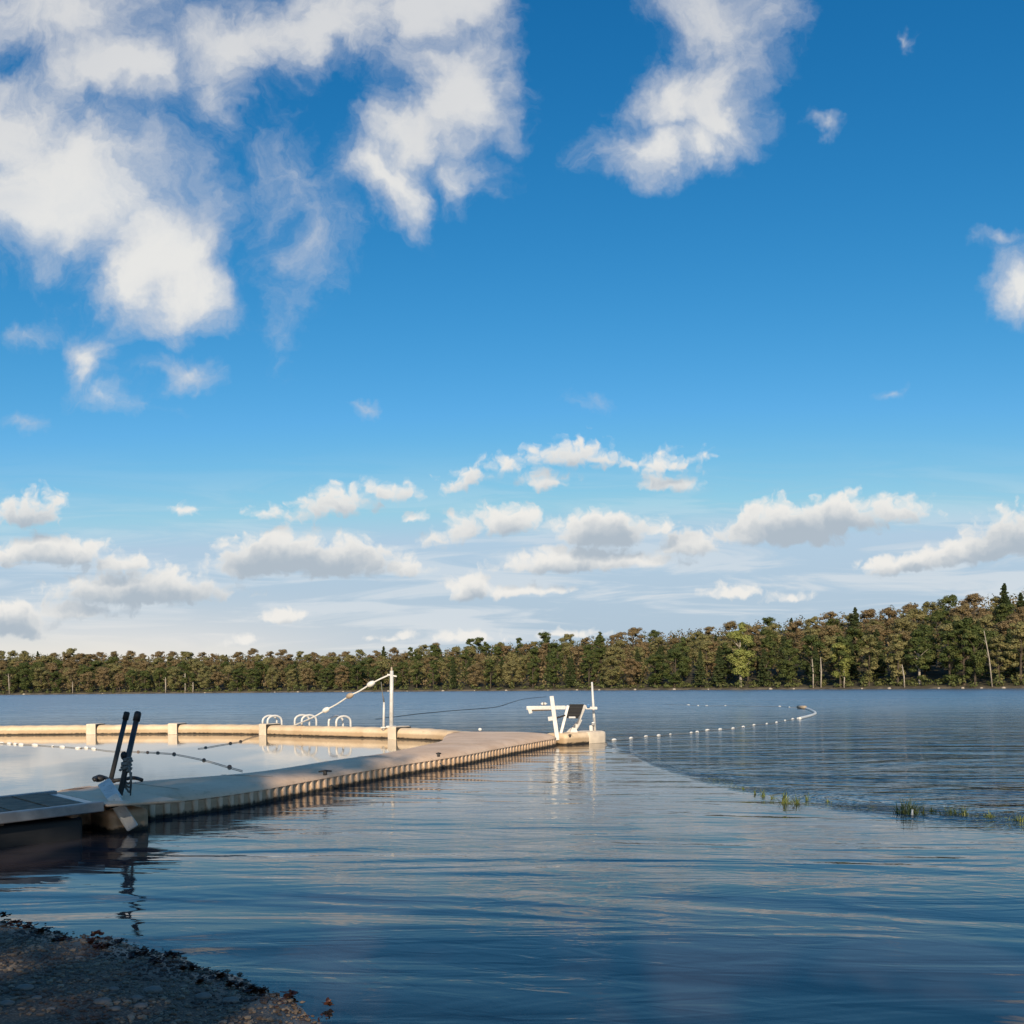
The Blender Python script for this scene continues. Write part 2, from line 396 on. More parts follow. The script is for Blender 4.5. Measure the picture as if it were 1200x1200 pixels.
for a_, b_ in zip(cuts, cuts[1:]):
    m_ = MB(); K = 20; seg = bl[a_:b_+1]
    for j, p_ in enumerate(seg):
        t_ = (seg[min(j+1,len(seg)-1)] - seg[max(j-1,0)]).normalized(); s_ = Vector((t_.y, -t_.x, 0))
        wob = (1 + .025*math.sin(j*1.7+a_))*((.86 + .14*min(1, (len(seg)-1-j)/14)) if b_ == cuts[-1] else 1)
        for k in range(K):
            o, z_ = dprofile(k/K); m_.v.append(tuple(p_ + s_*o*wob + Vector((0,0,z_*wob))))
    for j in range(len(seg)-1):
        for k in range(K): m_.f.append((j*K+k, j*K+(k+1)%K, (j+1)*K+(k+1)%K, (j+1)*K+k))
    m_.mi = [0]*len(m_.f); m_.build('tube_section', M['boom'], boom, smooth=True)
for i_ in ci:
    p_ = bl[i_]; t_ = (bl[min(i_+2,len(bl)-1)] - bl[i_-2]).normalized(); s_ = Vector((-t_.y, t_.x, 0))
    m_ = MB(); m_.box(p_ + Vector((0,0,.115)), (.20,.375,.315), (t_, s_, Vector((0,0,1))), .05)
    cl = m_.build('collar', M['cream'], boom, smooth=False)
    b_ = MB(); b_.box(p_ + t_*.215 + Vector((0,0,.11)), (.02,.365,.295), (t_, s_, Vector((0,0,1))), .03); b_.build('shade_plate', M['rope_dark'], cl)  # dark plate added on each collar's right end for its shaded side

# ------------------------------------------------------------------ ladders behind the boom
def boom_at(px):
    return min(bl, key=lambda p: abs(uv_px(p)[0] - px))
def uv_px(p):
    u, v = p.x/p.y, (p.z-CAMZ)/p.y
    return 600 + F*(u*cr - v*sr), HZ - F*(u*sr + v*cr)
def ladder(px, wpx, hgt, lab):
    p_ = boom_at(px); i = bl.index(p_); t_ = (bl[i+1]-bl[i-1]).normalized(); s_ = Vector((-t_.y, t_.x, 0))
    if s_.y < 0: s_ = -s_
    r_ = thing('pool_ladder', (p_.x, p_.y, 0), lab, 'ladder', 'ladders on the floating boom')
    half = wpx/2*p_.y/F
    for sg in (-1, 1):
        a = p_ + t_*half*sg; q = MB(); pts = [a - s_*.05 + Vector((0,0,.34))]
        for k in range(9):
            an = math.pi*(1 - k/8); pts.append(a + s_*(.22 + .27*math.cos(an)) + t_*(.10*(1+math.cos(an)))*1.0 + Vector((0,0,hgt-.2+.2*math.sin(an))))
        pts += [a + s_*.49 + t_*.2 + Vector((0,0,.1)), a + s_*.49 + t_*.2 + Vector((0,0,-.6))]
        q.tube(pts, .04, 8); q.build('rail', M['steel'], r_, smooth=True)
    for z_ in (.22, -.05, -.32):
        q = MB(); q.bar(p_ - t_*half + t_*.2 + s_*.49 + Vector((0,0,z_)), p_ + t_*half + t_*.2 + s_*.49 + Vector((0,0,z_)), .09, .03, s_, .006)
        q.build('step', M['steel'], r_)
    return r_
ladder(311, 8, .72, 'narrow white swim ladder leftmost on the boom, above its third collar')
ladder(349, 12, .76, 'white swim ladder in the middle of the three on the boom')
ladder(392, 12, .74, 'white hooped swim ladder on the boom, nearest the tall white mast')

# ------------------------------------------------------------------ mast with float rope
pm = at(456.5, 863, 0); pm = boom_at(456.5).copy(); pm.z = 0
mast = thing('mast', pm, 'tall white mast on the boom with a sloping float rope tied to its top', 'mast')
top = at_d(459, 786, pm.y)
q = MB(); q.tube([pm+Vector((0,0,.36)), top], [.075,.06], 12); q.build('pole', M['white'], mast, True)
q = MB(); q.bar(top+Vector((-.16,0,-.13)), top+Vector((.17,.02,-.20)), .05, .05, (0,1,0)); q.build('crosspiece', M['white'], mast)
q = MB(); q.ball(top+Vector((0,0,.05)), (.035,.035,.09)); q.build('finial', M['tan_board'], mast, True)
q = MB(); q.box(pm+Vector((0,0,.40)), (.16,.16,.035), bev=.01); q.build('base_plate', M['white'], mast)
thin = thing('rope_post', at_d(449.5, 853.5, pm.y-.3), 'short thin white post leaning just left of the tall mast', 'post')
q = MB(); b0 = at_d(449.5, 856, pm.y-.2); b1 = at_d(450, 823, pm.y-.2); q.tube([b0, b1], [.045,.035], 10); q.build('pole', M['white'], thin, True)
q = MB(); q.tube([b1, at_d(448, 812, pm.y-.2), at_d(446.6, 799, pm.y-.2)], [.03,.016,.012], 6); q.build('whip', M['rope'], thin, True)
q = MB(); q.box(Vector((b0.x, b0.y, .385)), (.09,.09,.025), bev=.008); q.build('foot', M['white'], thin)

fr = thing('float_rope', at(383,833,0), 'white float rope slanting from mast top down over the boom', 'float rope')
rp = [top+Vector((-.02,0,-.12)), at_d(446,795.5,pm.y+.05), at_d(434.7,801.5,pm.y+.1), at_d(421,810,pm.y+.3), at_d(410,815.3,pm.y+.5), at_d(395,825,pm.y+.8), at_d(382,832,pm.y+1.0), at_d(366,841,pm.y+1.2), at(345,851.5,.36)]
rp[-1] = Vector((boom_at(345).x, boom_at(345).y, .35))
q = MB(); q.tube(smooth_line(rp, 5), .028, 6); q.build('rope', M['white_clean'], fr, True)
for a, b, mt in ((rp[2], rp[1], 'white_clean'), (rp[4], rp[3], 'tan_board'), (rp[6], rp[5], 'white_clean')):
    d = (Vector(b)-Vector(a)).normalized(); sx = d.orthogonal().normalized()
    q = MB(); q.ball(a, (.17,.10,.10), (d, sx, d.cross(sx))); q.build('float', M[mt], fr, True)

# ------------------------------------------------------------------ gangway
gd = Vector((-.73,-.68,0)).normalized(); gs = Vector((gd.y,-gd.x,0)); ge = Vector((-5.62,11.9,0))
if gs.y > 0: gs = -gs                                    # towards the viewer / right
GZ = .41
gw = thing('gangway', ge, 'short weathered wooden gangway with metal edges leading from beach to dock', 'gangway')
for k in range(11):
    q = MB(); c0 = ge + gd*(.26 + k*.40) + Vector((0,0,GZ-.012*k)); jit = random.uniform(-.004,.004)
    q.box(c0 + Vector((0,0,jit)), (.195,.78,.02), (gd, gs, Vector((0,0,1))), .006); q.build('deck_board', M['wood'], gw)
for sg in (1, -1):
    q = MB(); a = ge + gs*.86*sg + Vector((0,0,GZ-.02)); q.bar(a - gd*.1, a + gd*4.6 + Vector((0,0,-.13)), .11, .12, gs, .012); q.build('edge_rail', M['grey_metal'], gw)
q = MB(); a = ge - gd*.05 + Vector((0,0,GZ-.02)); q.bar(a + gs*.8, a - gs*.8, .12, .05, gd, .01); q.build('threshold', M['metal'], gw)
for k in range(6):
    q = MB(); a = ge + gd*(.2 + k*.8) + Vector((0,0,GZ-.09-.012*k)); q.bar(a - gs*.78, a + gs*.78, .08, .10, gd, .005)
    q.build('joist', M['wood'], gw)
# ramp plate easing the gangway onto the dock
q = MB(); a = ge - gd*.12 + Vector((0,0,GZ-.01)); b = ge - gd*1.05 + Vector((0,0,.37))
q.bar(a, b, 1.9, .03, gs, .012); q.build('hinge_plate', M['dock'], gw)
# dark boxes added for the black shade under the gangway, then the landing float
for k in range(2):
    q = MB(); q.box(ge + gd*(.75 + 1.5*k) + Vector((0,0,.02-.03*k)), (.68,.70,.24), (gd, gs, Vector((0,0,1))), .05); q.build('shade_box', M['black'], gw, True)
q = MB(); q.box(ge - gd*.55 + gs*.15 + Vector((0,0,-.02)), (.25,.40,.30), (gd, gs, Vector((0,0,1))), .09); q.build('landing_float', M['dock'], gw, True)

# ------------------------------------------------------------------ handrail posts
def post(b, t, r0, lab):
    r_ = thing('handrail_post', Vector((b.x,b.y,.36)), lab, 'handrail', 'dark handrail posts by the gangway')
    d = (t-b).normalized()
    q = MB(); q.tube([b - d*.12, t - d*.09], r0, 14); q.build('tube', M['pole_dark'], r_, True)
    q = MB(); q.tube([t - d*.13, t - d*.02, t], [r0*1.28, r0*1.28, r0*.9], 14); q.build('end_cap', M['black'], r_, True)
    q = MB(); q.tube([b + Vector((0,0,-.03)), b + Vector((0,0,.035))], [r0*2.1, r0*1.9], 14); q.build('base_flange', M['metal'], r_, True)
    return r_
b1 = at(129.5,915.5,.36); t1 = at_d(149,834,b1.y+.1)
post(b1, t1, .036, 'taller dark grey handrail post on the pool side, black cap on top')
b2 = at(139.5,936,.36); t2 = at_d(162,834,b2.y+.35)
hp = post(b2, t2, .036, 'dark handrail post on the lake side with grey rope tied round it')
d2 = (t2-b2).normalized()
def on2(f): return b2.lerp(t2, f)
q = MB(); q.ball(on2(.47)+Vector((-.05,0,.02)), (.05,.05,.06), jit=.08); q.build('clamp_knob', M['black'], hp, True)
q = MB(); pts = []
for k in range(60):
    a = k*.95; pts.append(on2(.33+.0022*k) + Vector((math.cos(a)*(.055+.01*math.sin(k*.7)), math.sin(a)*.055, .01*math.sin(k*1.3))))
q.tube(pts, .014, 6)
for a in (0, 1, 2):
    st = on2(.40-.03*a); q.tube(smooth_line([st, st+Vector((.05+.02*a,-.06,-.06)), st+Vector((.07,-.03,-.20-.05*a)), st+Vector((.02,-.02,-.27)), st+Vector((-.04,-.04,-.15)), st], 6), .013, 6)
for k in range(10): q.ball(on2(.36)+Vector((random.uniform(-.07,.07), random.uniform(-.07,.02), random.uniform(-.07,.1))), random.uniform(.018,.035), sub=1, jit=.2)
q.build('rope_knot', M['rope'], hp, True)
q = MB(); st = on2(.30)+Vector((.10,-.03,0)); q.tube([st, st+Vector((.0,-.02,-.2)), Vector((st.x-.01, st.y-.1, .06))], .008, 5); q.build('rope_end', M['rope_dark'], hp)

# pale slanted boards below the lake-side post
pb = thing('slanted_board', at(140,945,.2), 'pale weathered double board slanting from dock edge into the water', 'board')
A0 = at_d(122,917,12.3); A1 = at_d(136,938,11.85); A2 = at_d(131,932,11.75); A3 = at_d(156,971,11.75)
q = MB(); q.bar(A0, A1, .17, .05, (1,.2,.45), .02); q.build('upper_board', M['white'], pb)
q = MB(); q.bar(A2, A3, .15, .06, (1,.2,.5), .025); q.build('lower_board', M['white'], pb)
q = MB(); m_ = A2.lerp(A3,.33); q.bar(m_+Vector((-.13,-.03,-.03)), m_+Vector((.13,-.03,.05)), .02, .085, (0,0,1), .004); q.build('strap', M['rope_dark'], pb)

# black hose on the dock by the posts
hs = thing('hose', at(130,914,.37), 'black rubber hose curled on the dock edge behind the dark posts', 'hose')
q = MB(); hp_ = [at(111,914,.40), at(115,910,.42), at(122,911,.40), at(131,914.5,.385), at(144,913.5,.395), at(153,911.8,.40), at(160,912,.395), at(166,914,.385)]
q.tube(smooth_line(hp_, 6), .03, 8); q.build('coil', M['black'], hs, True)
q = MB(); q.ball(at(115.5,912.5,.40), (.10,.07,.055), jit=.07); q.build('nozzle', M['black'], hs, True)

# ------------------------------------------------------------------ lifeguard stand on the end float
GD = 28.6
def g3(zx, zy, d=GD): return at_d(540 + zx/5.4545, 780 + zy/5.4545, d)
ls = thing('lifeguard_stand', (1.9,28.8,.34), 'white plank lifeguard stand with crossed legs and black seat panel at dock tip', 'lifeguard stand')
def plank(name, a, b, wd, th, mat='white', side=(1,0,0), par=None):
    q = MB(); q.bar(a, b, wd, th, side, .012); return q.build(name, M[mat], par or ls)
plank('front_leg', g3(618,478,28.15), g3(580,195,28.25), .125, .06)
plank('front_leg', g3(634,455,28.3), g3(686,255,28.45), .085, .05)
plank('rear_leg', g3(735,400,28.9), g3(795,252,28.7), .085, .05)
plank('rear_leg', g3(650,462,29.1), g3(740,365,28.85), .07, .06)
plank('side_arm', g3(420,271,28.35), g3(668,268,28.35), .115, .075, side=(0,0,1))
plank('side_arm', g3(660,268,29.0), g3(872,272,29.0), .085, .07, side=(0,0,1))
plank('arm_underside', g3(455,286,28.42), g3(580,281,28.42), .055, .07, 'tan_board', side=(0,0,1))
plank('arm_bracket', g3(436,268,28.3), g3(448,306,28.3), .11, .06)
plank('footboard', g3(558,342,28.2), g3(605,335,28.25), .13, .05, side=(0,.3,1))
plank('footboard', g3(600,338,28.3), g3(668,318,28.4), .05, .05, 'mesh_black', side=(0,.3,1))
plank('seat_board', g3(688,330,28.45), g3(730,330,28.45), .05, .5, 'white', side=(0,0,1))
q = MB(); c4 = [g3(694,250,28.75), g3(788,250,28.75), g3(752,335,28.45), g3(676,332,28.45)]
off = Vector((0,.03,.0)); q.add([*c4, *[c+off for c in c4]], [(0,1,2,3),(7,6,5,4),(0,4,5,1),(1,5,6,2),(2,6,7,3),(3,7,4,0)]); q.build('seat_back', M['mesh_black'], ls)
for k in range(5):
    f_ = k/4; a = c4[0].lerp(c4[3], f_); b = c4[1].lerp(c4[2], f_)
    plank('slat', a+Vector((0,-.012,0)), b+Vector((0,-.012,0)), .035, .016, 'rope_dark', side=(0,0,1))
q = MB(); q.tube(smooth_line([g3(770,345,28.9), g3(750,385,28.9), g3(720,425,28.9), g3(690,447,28.8), g3(655,470,28.6)], 5), [.035]*21, 8); q.build('brace', M['white'], ls, True)
q = MB(); w4 = [g3(712,395,28.7), g3(738,400,28.7), g3(752,440,28.7), g3(690,446,28.7)]
off = Vector((0,.16,0)); q.add([*w4, *[c+off for c in w4]], [(3,2,1,0),(4,5,6,7),(1,5,4,0),(2,6,5,1),(3,7,6,2),(0,4,7,3)]); q.build('foot_block', M['white'], ls)
q = MB(); q.box(g3(815,258,28.95), (.05,.04,.055), bev=.02); q.build('blue_clip', M['blue'], ls)

fb_ = g3(530,244,28.35)
o = thing('float', fb_, 'small white float lying on the stand plank left of the crossed legs', 'float')
q = MB(); q.ball(fb_, (.095,.05,.05)); q.ball(fb_+Vector((.085,0,.012)), (.03,.012,.012), sub=1); q.build('body', M['white_clean'], o, True)
q = MB(); q.tube([fb_+Vector((-.02,0,0)), fb_+Vector((.02,0,0))], .052, 12); q.build('band', M['rope'], o, True)
fb_ = at(562.5,854.8,.41)
o = thing('float', fb_, 'tiny white float on the far edge of the dock, well left of the stand', 'float')
q = MB(); q.ball(fb_, (.06,.05,.05)); q.build('body', M['white_clean'], o, True)

tp = thing('marker_pole', g3(858,415,29.3), 'tall slim white pole standing at the outer end of the dock tip', 'pole')
q = MB(); q.tube([g3(858,425,29.3), g3(847,260,29.3), g3(838,105,29.3)], [.045,.042,.028], 12); q.build('pole', M['white'], tp, True)
q = MB(); q.box(g3(832,402,29.25), (.055,.06,.10), bev=.03); q.build('base_bracket', M['white'], tp)
q = MB(); q.bar(g3(852,330,29.26), g3(838,420,29.26), .03, .03); q.build('stay', M['metal'], tp)
q = MB(); q.box(g3(846,372,29.2), (.05,.03,.05), bev=.012); q.build('clamp', M['metal'], tp)

# ------------------------------------------------------------------ float lines
def float_line(name, lab, pts, floats, mats, zr=.015, rr=.009, rmat='rope'):
    r_ = thing(name, pts[0], lab, 'float line')
    q = MB(); q.tube(smooth_line(pts, 6), rr, 5); q.build('rope', M[rmat], r_, True)
    for k, (px, py, ln) in enumerate(floats):
        p_ = at(px, py, .012); sz = ln*p_.y/F
        j = min(range(len(pts)-1), key=lambda j: (Vector(pts[j]) - p_).length); d = (Vector(pts[j+1])-Vector(pts[j])).normalized()
        L = max(.05, sz/2/max(.6, abs(d.x))); L = min(L, .22); s_ = Vector((-d.y, d.x, 0)).normalized()
        rad = min(.06, max(.035, L*.5))
        q = MB(); q.ball(p_, (L, rad, rad), (d, s_, Vector((0,0,1)))); q.build('float', M[mats if isinstance(mats, str) else mats[k]], r_, True)
    return r_
LA = [(-8,870.5),(0,871),(11,871.4),(25,872.5),(41,873),(62,874.5),(75,875),(92,876.5),(101,876.2),(111,877.5),(130,880),(150,880.3),(172,881.3),(185,882),(204,883.5),(239,890.5),(269,899),(284,903)]
fa = [(2,871,7),(11,871.4,9),(18,872,6),(25,872.6,8),(41,873.1,12),(62,874.5,4),(73,875.2,10),(92,876.6,7),(101,876.4,8),(110,877.5,9),(162,880.8,4),(173,881.4,4),(185,882,5),(204,883.5,5),(239,890.5,5),(269,898.6,6)]
float_line('lane_line', 'lane line inside the pool, white floats at left and dark floats towards dock', [at(a,b,.015) for a,b in LA], fa, ['white_clean']*10+['red_float']*6)
LB = [(302,862),(290,865.5),(281,869),(270,871),(255,873.5),(241,876),(232,877)]
float_line('lane_line', 'short dark lane line inside the pool below the third boom collar', [at(a,b,.015) for a,b in LB], [(282,868.8,4),(270,870.9,4),(241,875.8,3)], 'black')
LC = [(705,866),(719.7,867.6),(741,865.4),(757,863.3),(772,862.4),(785.6,860.8),(810,859),(829,856),(844,855.2),(859,854),(871,852),(884,850),(899,848.4),(910,847),(920,844.8),(929,843),(937,842),(945,840),(952,838),(955.6,835.8),(952,833),(946,830.6),(940,829),(925,829),(913.6,828),(880,827.6),(850,827),(828,827.2),(806,826.4),(780,825.9)]
fc = [(719.7,867.4,6),(739.5,865.4,5),(757,863.2,5),(772,862.2,5),(785.6,860.6,3),(810,858.9,4),(817,858,5),(829,856,6),(844,855,5),(859,853.8,6),(871,852,5),(883.6,850,4),(898.6,848.2,3),(910,846.8,4),(920,844.5,3),(929,842.8,5),(935,842,4),(939,841.6,4),(925,829,3),(913.6,828,2.5),(850,827,2.5),(828,827.2,6),(818,827,3),(806.6,826.3,3)]
o = float_line('float_line', 'boundary line of small white floats curving out from dock tip onto the lake', [at(a,b,.02) for a,b in LC], fc, 'white_clean')
q = MB(); q.tube(smooth_line([at(a,b,.05) for a,b in LC[16:23]], 8), .075, 8); q.build('foam_sleeve', M['white_clean'], o, True)
q = MB(); ra = at(935,828.6,.12); rb_ = at(944,828.9,.12); q.tube([ra, rb_], .11, 8); q.build('end_buoy', M['tan_board'], o, True)
LD = [(440,842.5),(462,840),(500,835.5),(540,832),(562,830.5),(584,828),(600,823),(613,819.5),(626,817.8),(640,816.6)]
o = thing('mooring_rope', at(462,840,0), 'thin dark rope stretched over the open water behind the dock', 'rope')
q = MB(); q.tube(smooth_line([at(a,b,.02) for a,b in LD], 6), [.012+.026*i/54 for i in range(55)], 6); q.build('rope', M['rope_dark'], o, True)

# ------------------------------------------------------------------ beach
SH = np.array([(-60,40),(-25,20.5),(-12,12.6),(-7,9.35),(-4.0,7.3),(-2.9,6.75),(-2.26,6.23),(-1.75,5.8),(-1.4,5.5),(-.98,4.95),(-.4,4.15),(.6,3.2),(2,1.7),(5,-.6),(15,-4),(60,-12),(200,-25)])
def shore_dist(x, y):
    """signed distance to the shoreline, positive on the land side"""
    x = np.asarray(x, float); y = np.asarray(y, float); best = np.full(x.shape, 1e9); sg = np.ones(x.shape)
    for a, b in zip(SH, SH[1:]):
        d = b-a; t = np.clip(((x-a[0])*d[0]+(y-a[1])*d[1])/(d@d), 0, 1)
        px, py = a[0]+t*d[0], a[1]+t*d[1]; ds = np.hypot(x-px, y-py); cx = d[0]*(y-a[1])-d[1]*(x-a[0])
        m = ds < best-1e-9; best = np.where(m, ds, best); sg = np.where(m, np.where(cx > 0, -1, 1), sg)
    return best*sg
def beach_z(x, y):
    s = shore_dist(x, y)
    z = np.where(s > 0, .16*s/(1+.05*s), .20*s)
    z = z + .018*np.sin(x*3.1+y*1.3)*.5*np.exp(-np.abs(s)) + .005*np.sin(x*7.3-y*5.1)*np.exp(-np.abs(s)*.7)
    z = z + np.where((s > .25), .010*np.exp(-((s-.75)/.18)**2), 0)          # low berm
    return np.maximum(z, -1.6)
def grid(xs, ys, zf):
    X, Y = np.meshgrid(xs, ys); Z = zf(X, Y); nx, ny = len(xs), len(ys)
    vs = np.stack([X, Y, Z], -1).reshape(-1, 3)
    fs = [(j*nx+i, j*nx+i+1, (j+1)*nx+i+1, (j+1)*nx+i) for j in range(ny-1) for i in range(nx-1)]
    return vs, fs
def mesh_obj(name, vs, fs, mat, smooth=True):
    me = bpy.data.meshes.new(name); me.from_pydata(vs.tolist() if hasattr(vs, 'tolist') else vs, [], fs); me.materials.append(mat)
    if smooth: me.polygons.foreach_set('use_smooth', [True]*len(me.polygons))
    o = bpy.data.objects.new(name, me); C.objects.link(o); return o
m, N, p = new_mat('wet_gravel')
geo = N.n.new('ShaderNodeNewGeometry').outputs['Position']
v1 = N.n.new('ShaderNodeTexVoronoi'); N.put(v1.inputs['Vector'], geo); v1.inputs['Scale'].default_value = 62; v1.inputs['Randomness'].default_value = 1
nf = N.noise(geo, 2.2, 6, .6).outputs['Fac']; nf2 = N.noise(geo, 90, 4, .6).outputs['Fac']
hs_ = N.sep(v1.outputs['Color'])[0]
c = N.mix(N.ss(hs_, .1, .95), (.12,.078,.048), (.27,.20,.135)); c = N.mix(N.ss(v1.outputs['Distance'], .25, .65), c, (.06,.042,.030))
c = N.mix(N.math('MULTIPLY', N.ss(nf, .5, .66), .7), c, (.13,.088,.055)); c = N.mix(N.math('MULTIPLY', nf2, .4), c, (.05,.045,.042))
Zp = N.sep(geo)[2]
c = N.mix(N.ss(Zp, .05, -.01, 0, .7), c, (.025,.018,.014))
N.put(p.inputs['Base Color'], c); N.put(p.inputs['Roughness'], N.ss(Zp, .0, .08, .3, .85))
bn = N.n.new('ShaderNodeBump'); bn.inputs['Distance'].default_value = .006; bn.inputs['Strength'].default_value = .8
N.put(bn.inputs['Height'], N.math('ADD', N.ss(v1.outputs['Distance'], .7, .1), N.math('MULTIPLY', nf2, .5))); N.put(p.inputs['Normal'], bn.outputs[0])
M['gravel'] = m
xs = np.concatenate([[-200,-120,-80], np.arange(-60,-8,2.0), np.arange(-8,2.5,.05), np.arange(2.5,10,.5), np.arange(10,60,5), [80,130,200]])
ys = np.concatenate([[-160,-100,-60], np.arange(-40,0,2.0), np.arange(0,2.6,.3), np.arange(2.6,9.5,.05), np.arange(9.5,24,1.0), np.arange(24,60,4)])
vs, fs = grid(xs, ys, beach_z)
tag(mesh_obj('beach', vs, fs, M['gravel']), kind='structure')

# loose gravel, too fine to count
def stone_mesh(mb, c, r, flat=.6):
    a = random.uniform(0, 6.28); ax = (Vector((math.cos(a), math.sin(a), 0)), Vector((-math.sin(a), math.cos(a), 0)), Vector((0,0,1)))
    mb.ball(c, (r*random.uniform(.8,1.3), r*random.uniform(.6,1.0), r*flat*random.uniform(.7,1.1)), ax, 1, .16)
gm = MB(); cnt = 0
while cnt < 3600:
    x_ = random.uniform(-5.2,.2); y_ = random.uniform(3.9,8.3); s_ = float(shore_dist(x_, y_))
    if s_ < -.25 or s_ > 3.2: continue
    if s_ < 0 and random.random() < .6: continue
    u_, v_ = uv_px(Vector((x_, y_, 0)))
    if u_ < -30 or v_ > 1240: continue
    r_ = random.choice([.006,.007,.008,.009,.011,.014,.020]) * random.uniform(.8,1.25)
    stone_mesh(gm, (x_, y_, float(beach_z(x_, y_))+r_*.2), r_); cnt += 1
m, N, p = new_mat('small_stones')
geo = N.n.new('ShaderNodeNewGeometry'); ri = geo.outputs['Random Per Island']
c = N.mix(ri, (.09,.06,.038), (.28,.215,.15)); c = N.mix(N.ss(N.noise(geo.outputs['Position'], 3, 2).outputs['Fac'], .5, .6), c, (.07,.05,.04))
N.put(p.inputs['Base Color'], c); p.inputs['Roughness'].default_value = .75; M['stones'] = m
tag(gm.build('gravel', M['stones']), kind='stuff')
M['stone'] = simple('grey_stone', (.24,.21,.18), .8, .35, 14, bump=.004)
def beach_at(px, py):
    p_ = at(px, py, 0.0)
    for _ in range(12): p_ = at(px, py, float(beach_z(p_.x, p_.y)))
    return p_
stones = [(29,1159,20,'broad flat pale stone on the dark gravel near the left edge'),(8,1177,17,'pale grey stone lowest at the left edge of the gravel beach'),(43,1170,12,'small grey stone just right of the broad flat pale stone'),
 (120,1175,20,'long flat grey stone low on the beach, left of the round pale one'),(135,1183,13,'small stone tucked under the long flat grey stone'),(165,1180,16,'round pale stone on the beach bottom, below the pair of tilted slabs'),
 (238,1169,20,'large blue grey stone nearest the waterline at right of the beach'),(270,1174,20,'wedge shaped grey stone right of the large blue grey stone'),(179,1162,22,'tilted grey slab in the middle of the beach'),
 (93,1123,10,'little pale pebble highest on the beach close to the leaves'),(133,1160,13,'grey pebble left of the tilted slab'),(60,1183,10,'little grey pebble alone low on the left gravel'),(160,1171,15,'dull grey stone touching the lower side of the tilted slab')]
for px, py, wpx, lab in stones:
    p_ = beach_at(px, py); r_ = wpx/2*p_.y/F
    q = MB(); q.ball(p_ + Vector((0,0,r_*.12)), (r_*1.05, r_*.8, r_*.42), None, 3, .035)
    tag(q.build('beach_stone', M['stone'], origin=p_, smooth=True), lab, 'stone', 'larger stones on the beach')

# wet leaves along the waterline
m, N, p = new_mat('wet_brown_leaves'); oi = N.n.new('ShaderNodeNewGeometry').outputs['Random Per Island']
N.put(p.inputs['Base Color'], N.mix(oi, (.022,.008,.005), (.065,.024,.012))); p.inputs['Roughness'].default_value = .42; M['leaves'] = m
def leaf(mb, c, L, wd, ang, tilt):
    ax = Vector((math.cos(ang), math.sin(ang), tilt*.5)).normalized(); sx = Vector((-math.sin(ang), math.cos(ang), random.uniform(-.5,.5))).normalized(); up_ = ax.cross(sx)
    pts = []
    for t in (-1,-.5,0,.5,1):
        hw = wd*(1-t*t)**.5 if abs(t) < 1 else 0.001
        for s_ in (-1,0,1): pts.append(Vector(c) + ax*L*t + sx*hw*s_ + up_*(abs(s_)*.35*wd + .25*L*t*t*random.uniform(.4,1)))
    fs_ = []
    for i in range(4):
        for j in range(2): a = i*3+j; fs_.append((a, a+1, a+4, a+3))
    mb.add(pts, fs_)
clumps = [(4,1075,10),(15,1085,14),(26,1086,10),(34,1088,12),(48,1094,16),(72,1103,16),(112,1097,14),(108,1106,9),(113,1112,9),(125,1112,12),(141,1106,7),(158,1123,14),(170,1119,13),(184,1129,12),(204,1122,14),(214,1138,6),(226,1137,6),(236,1153,8),(258,1147,10),(270,1157,8),(282,1158,5),(295,1164,14),(310,1165,7),(341,1169,14),(386,1160+20,6)]
ordw = ['first','second','third','fourth','fifth','sixth','seventh','eighth','ninth','tenth','eleventh','twelfth','thirteenth','fourteenth','fifteenth','sixteenth','seventeenth','eighteenth','nineteenth','twentieth']
def nth(k):
    if k <= 20: return ordw[k-1]
    s_ = 'th' if 10 <= k % 100 <= 20 else {1:'st',2:'nd',3:'rd'}.get(k % 10, 'th')
    return f'{k}{s_}'
clumps.sort(key=lambda q: q[0])
for k, (px, py, wpx) in enumerate(clumps):
    p_ = beach_at(px, py)
    if p_.z < 0: p_ = at(px, py, .004)
    L = wpx/2*p_.y/F; q = MB()
    for _ in range(4 + int(wpx*.9)):
        q_ = p_ + Vector((random.gauss(0,.42)*L*1.3, random.gauss(0,.55)*L*1.1, random.uniform(.006,.022+.25*L)))
        leaf(q, q_, random.uniform(.016,.034), random.uniform(.009,.018), random.uniform(0,6.3), random.uniform(-.8,.9))
    o = q.build('leaf_clump', M['leaves'], origin=p_)
    tag(o, f'clump of dark red-brown wet leaves at the waterline, {nth(k+1)} from the left', 'leaf clump', 'wet leaf clumps along the waterline')
dm = MB()
for _ in range(230):
    t = random.random(); i = random.randint(4, 9); a, b = SH[i], SH[i+1]; x_ = a[0]+(b[0]-a[0])*t; y_ = a[1]+(b[1]-a[1])*t
    s_ = random.gauss(.04,.05); x_ -= .6*s_; y_ -= .75*s_
    leaf(dm, (x_, y_, max(.004, float(beach_z(x_, y_))+.008)), random.uniform(.006,.018), random.uniform(.004,.010), random.uniform(0,6.3), random.uniform(-.5,.6))
tag(dm.build('leaf_litter', M['leaves']), kind='stuff')

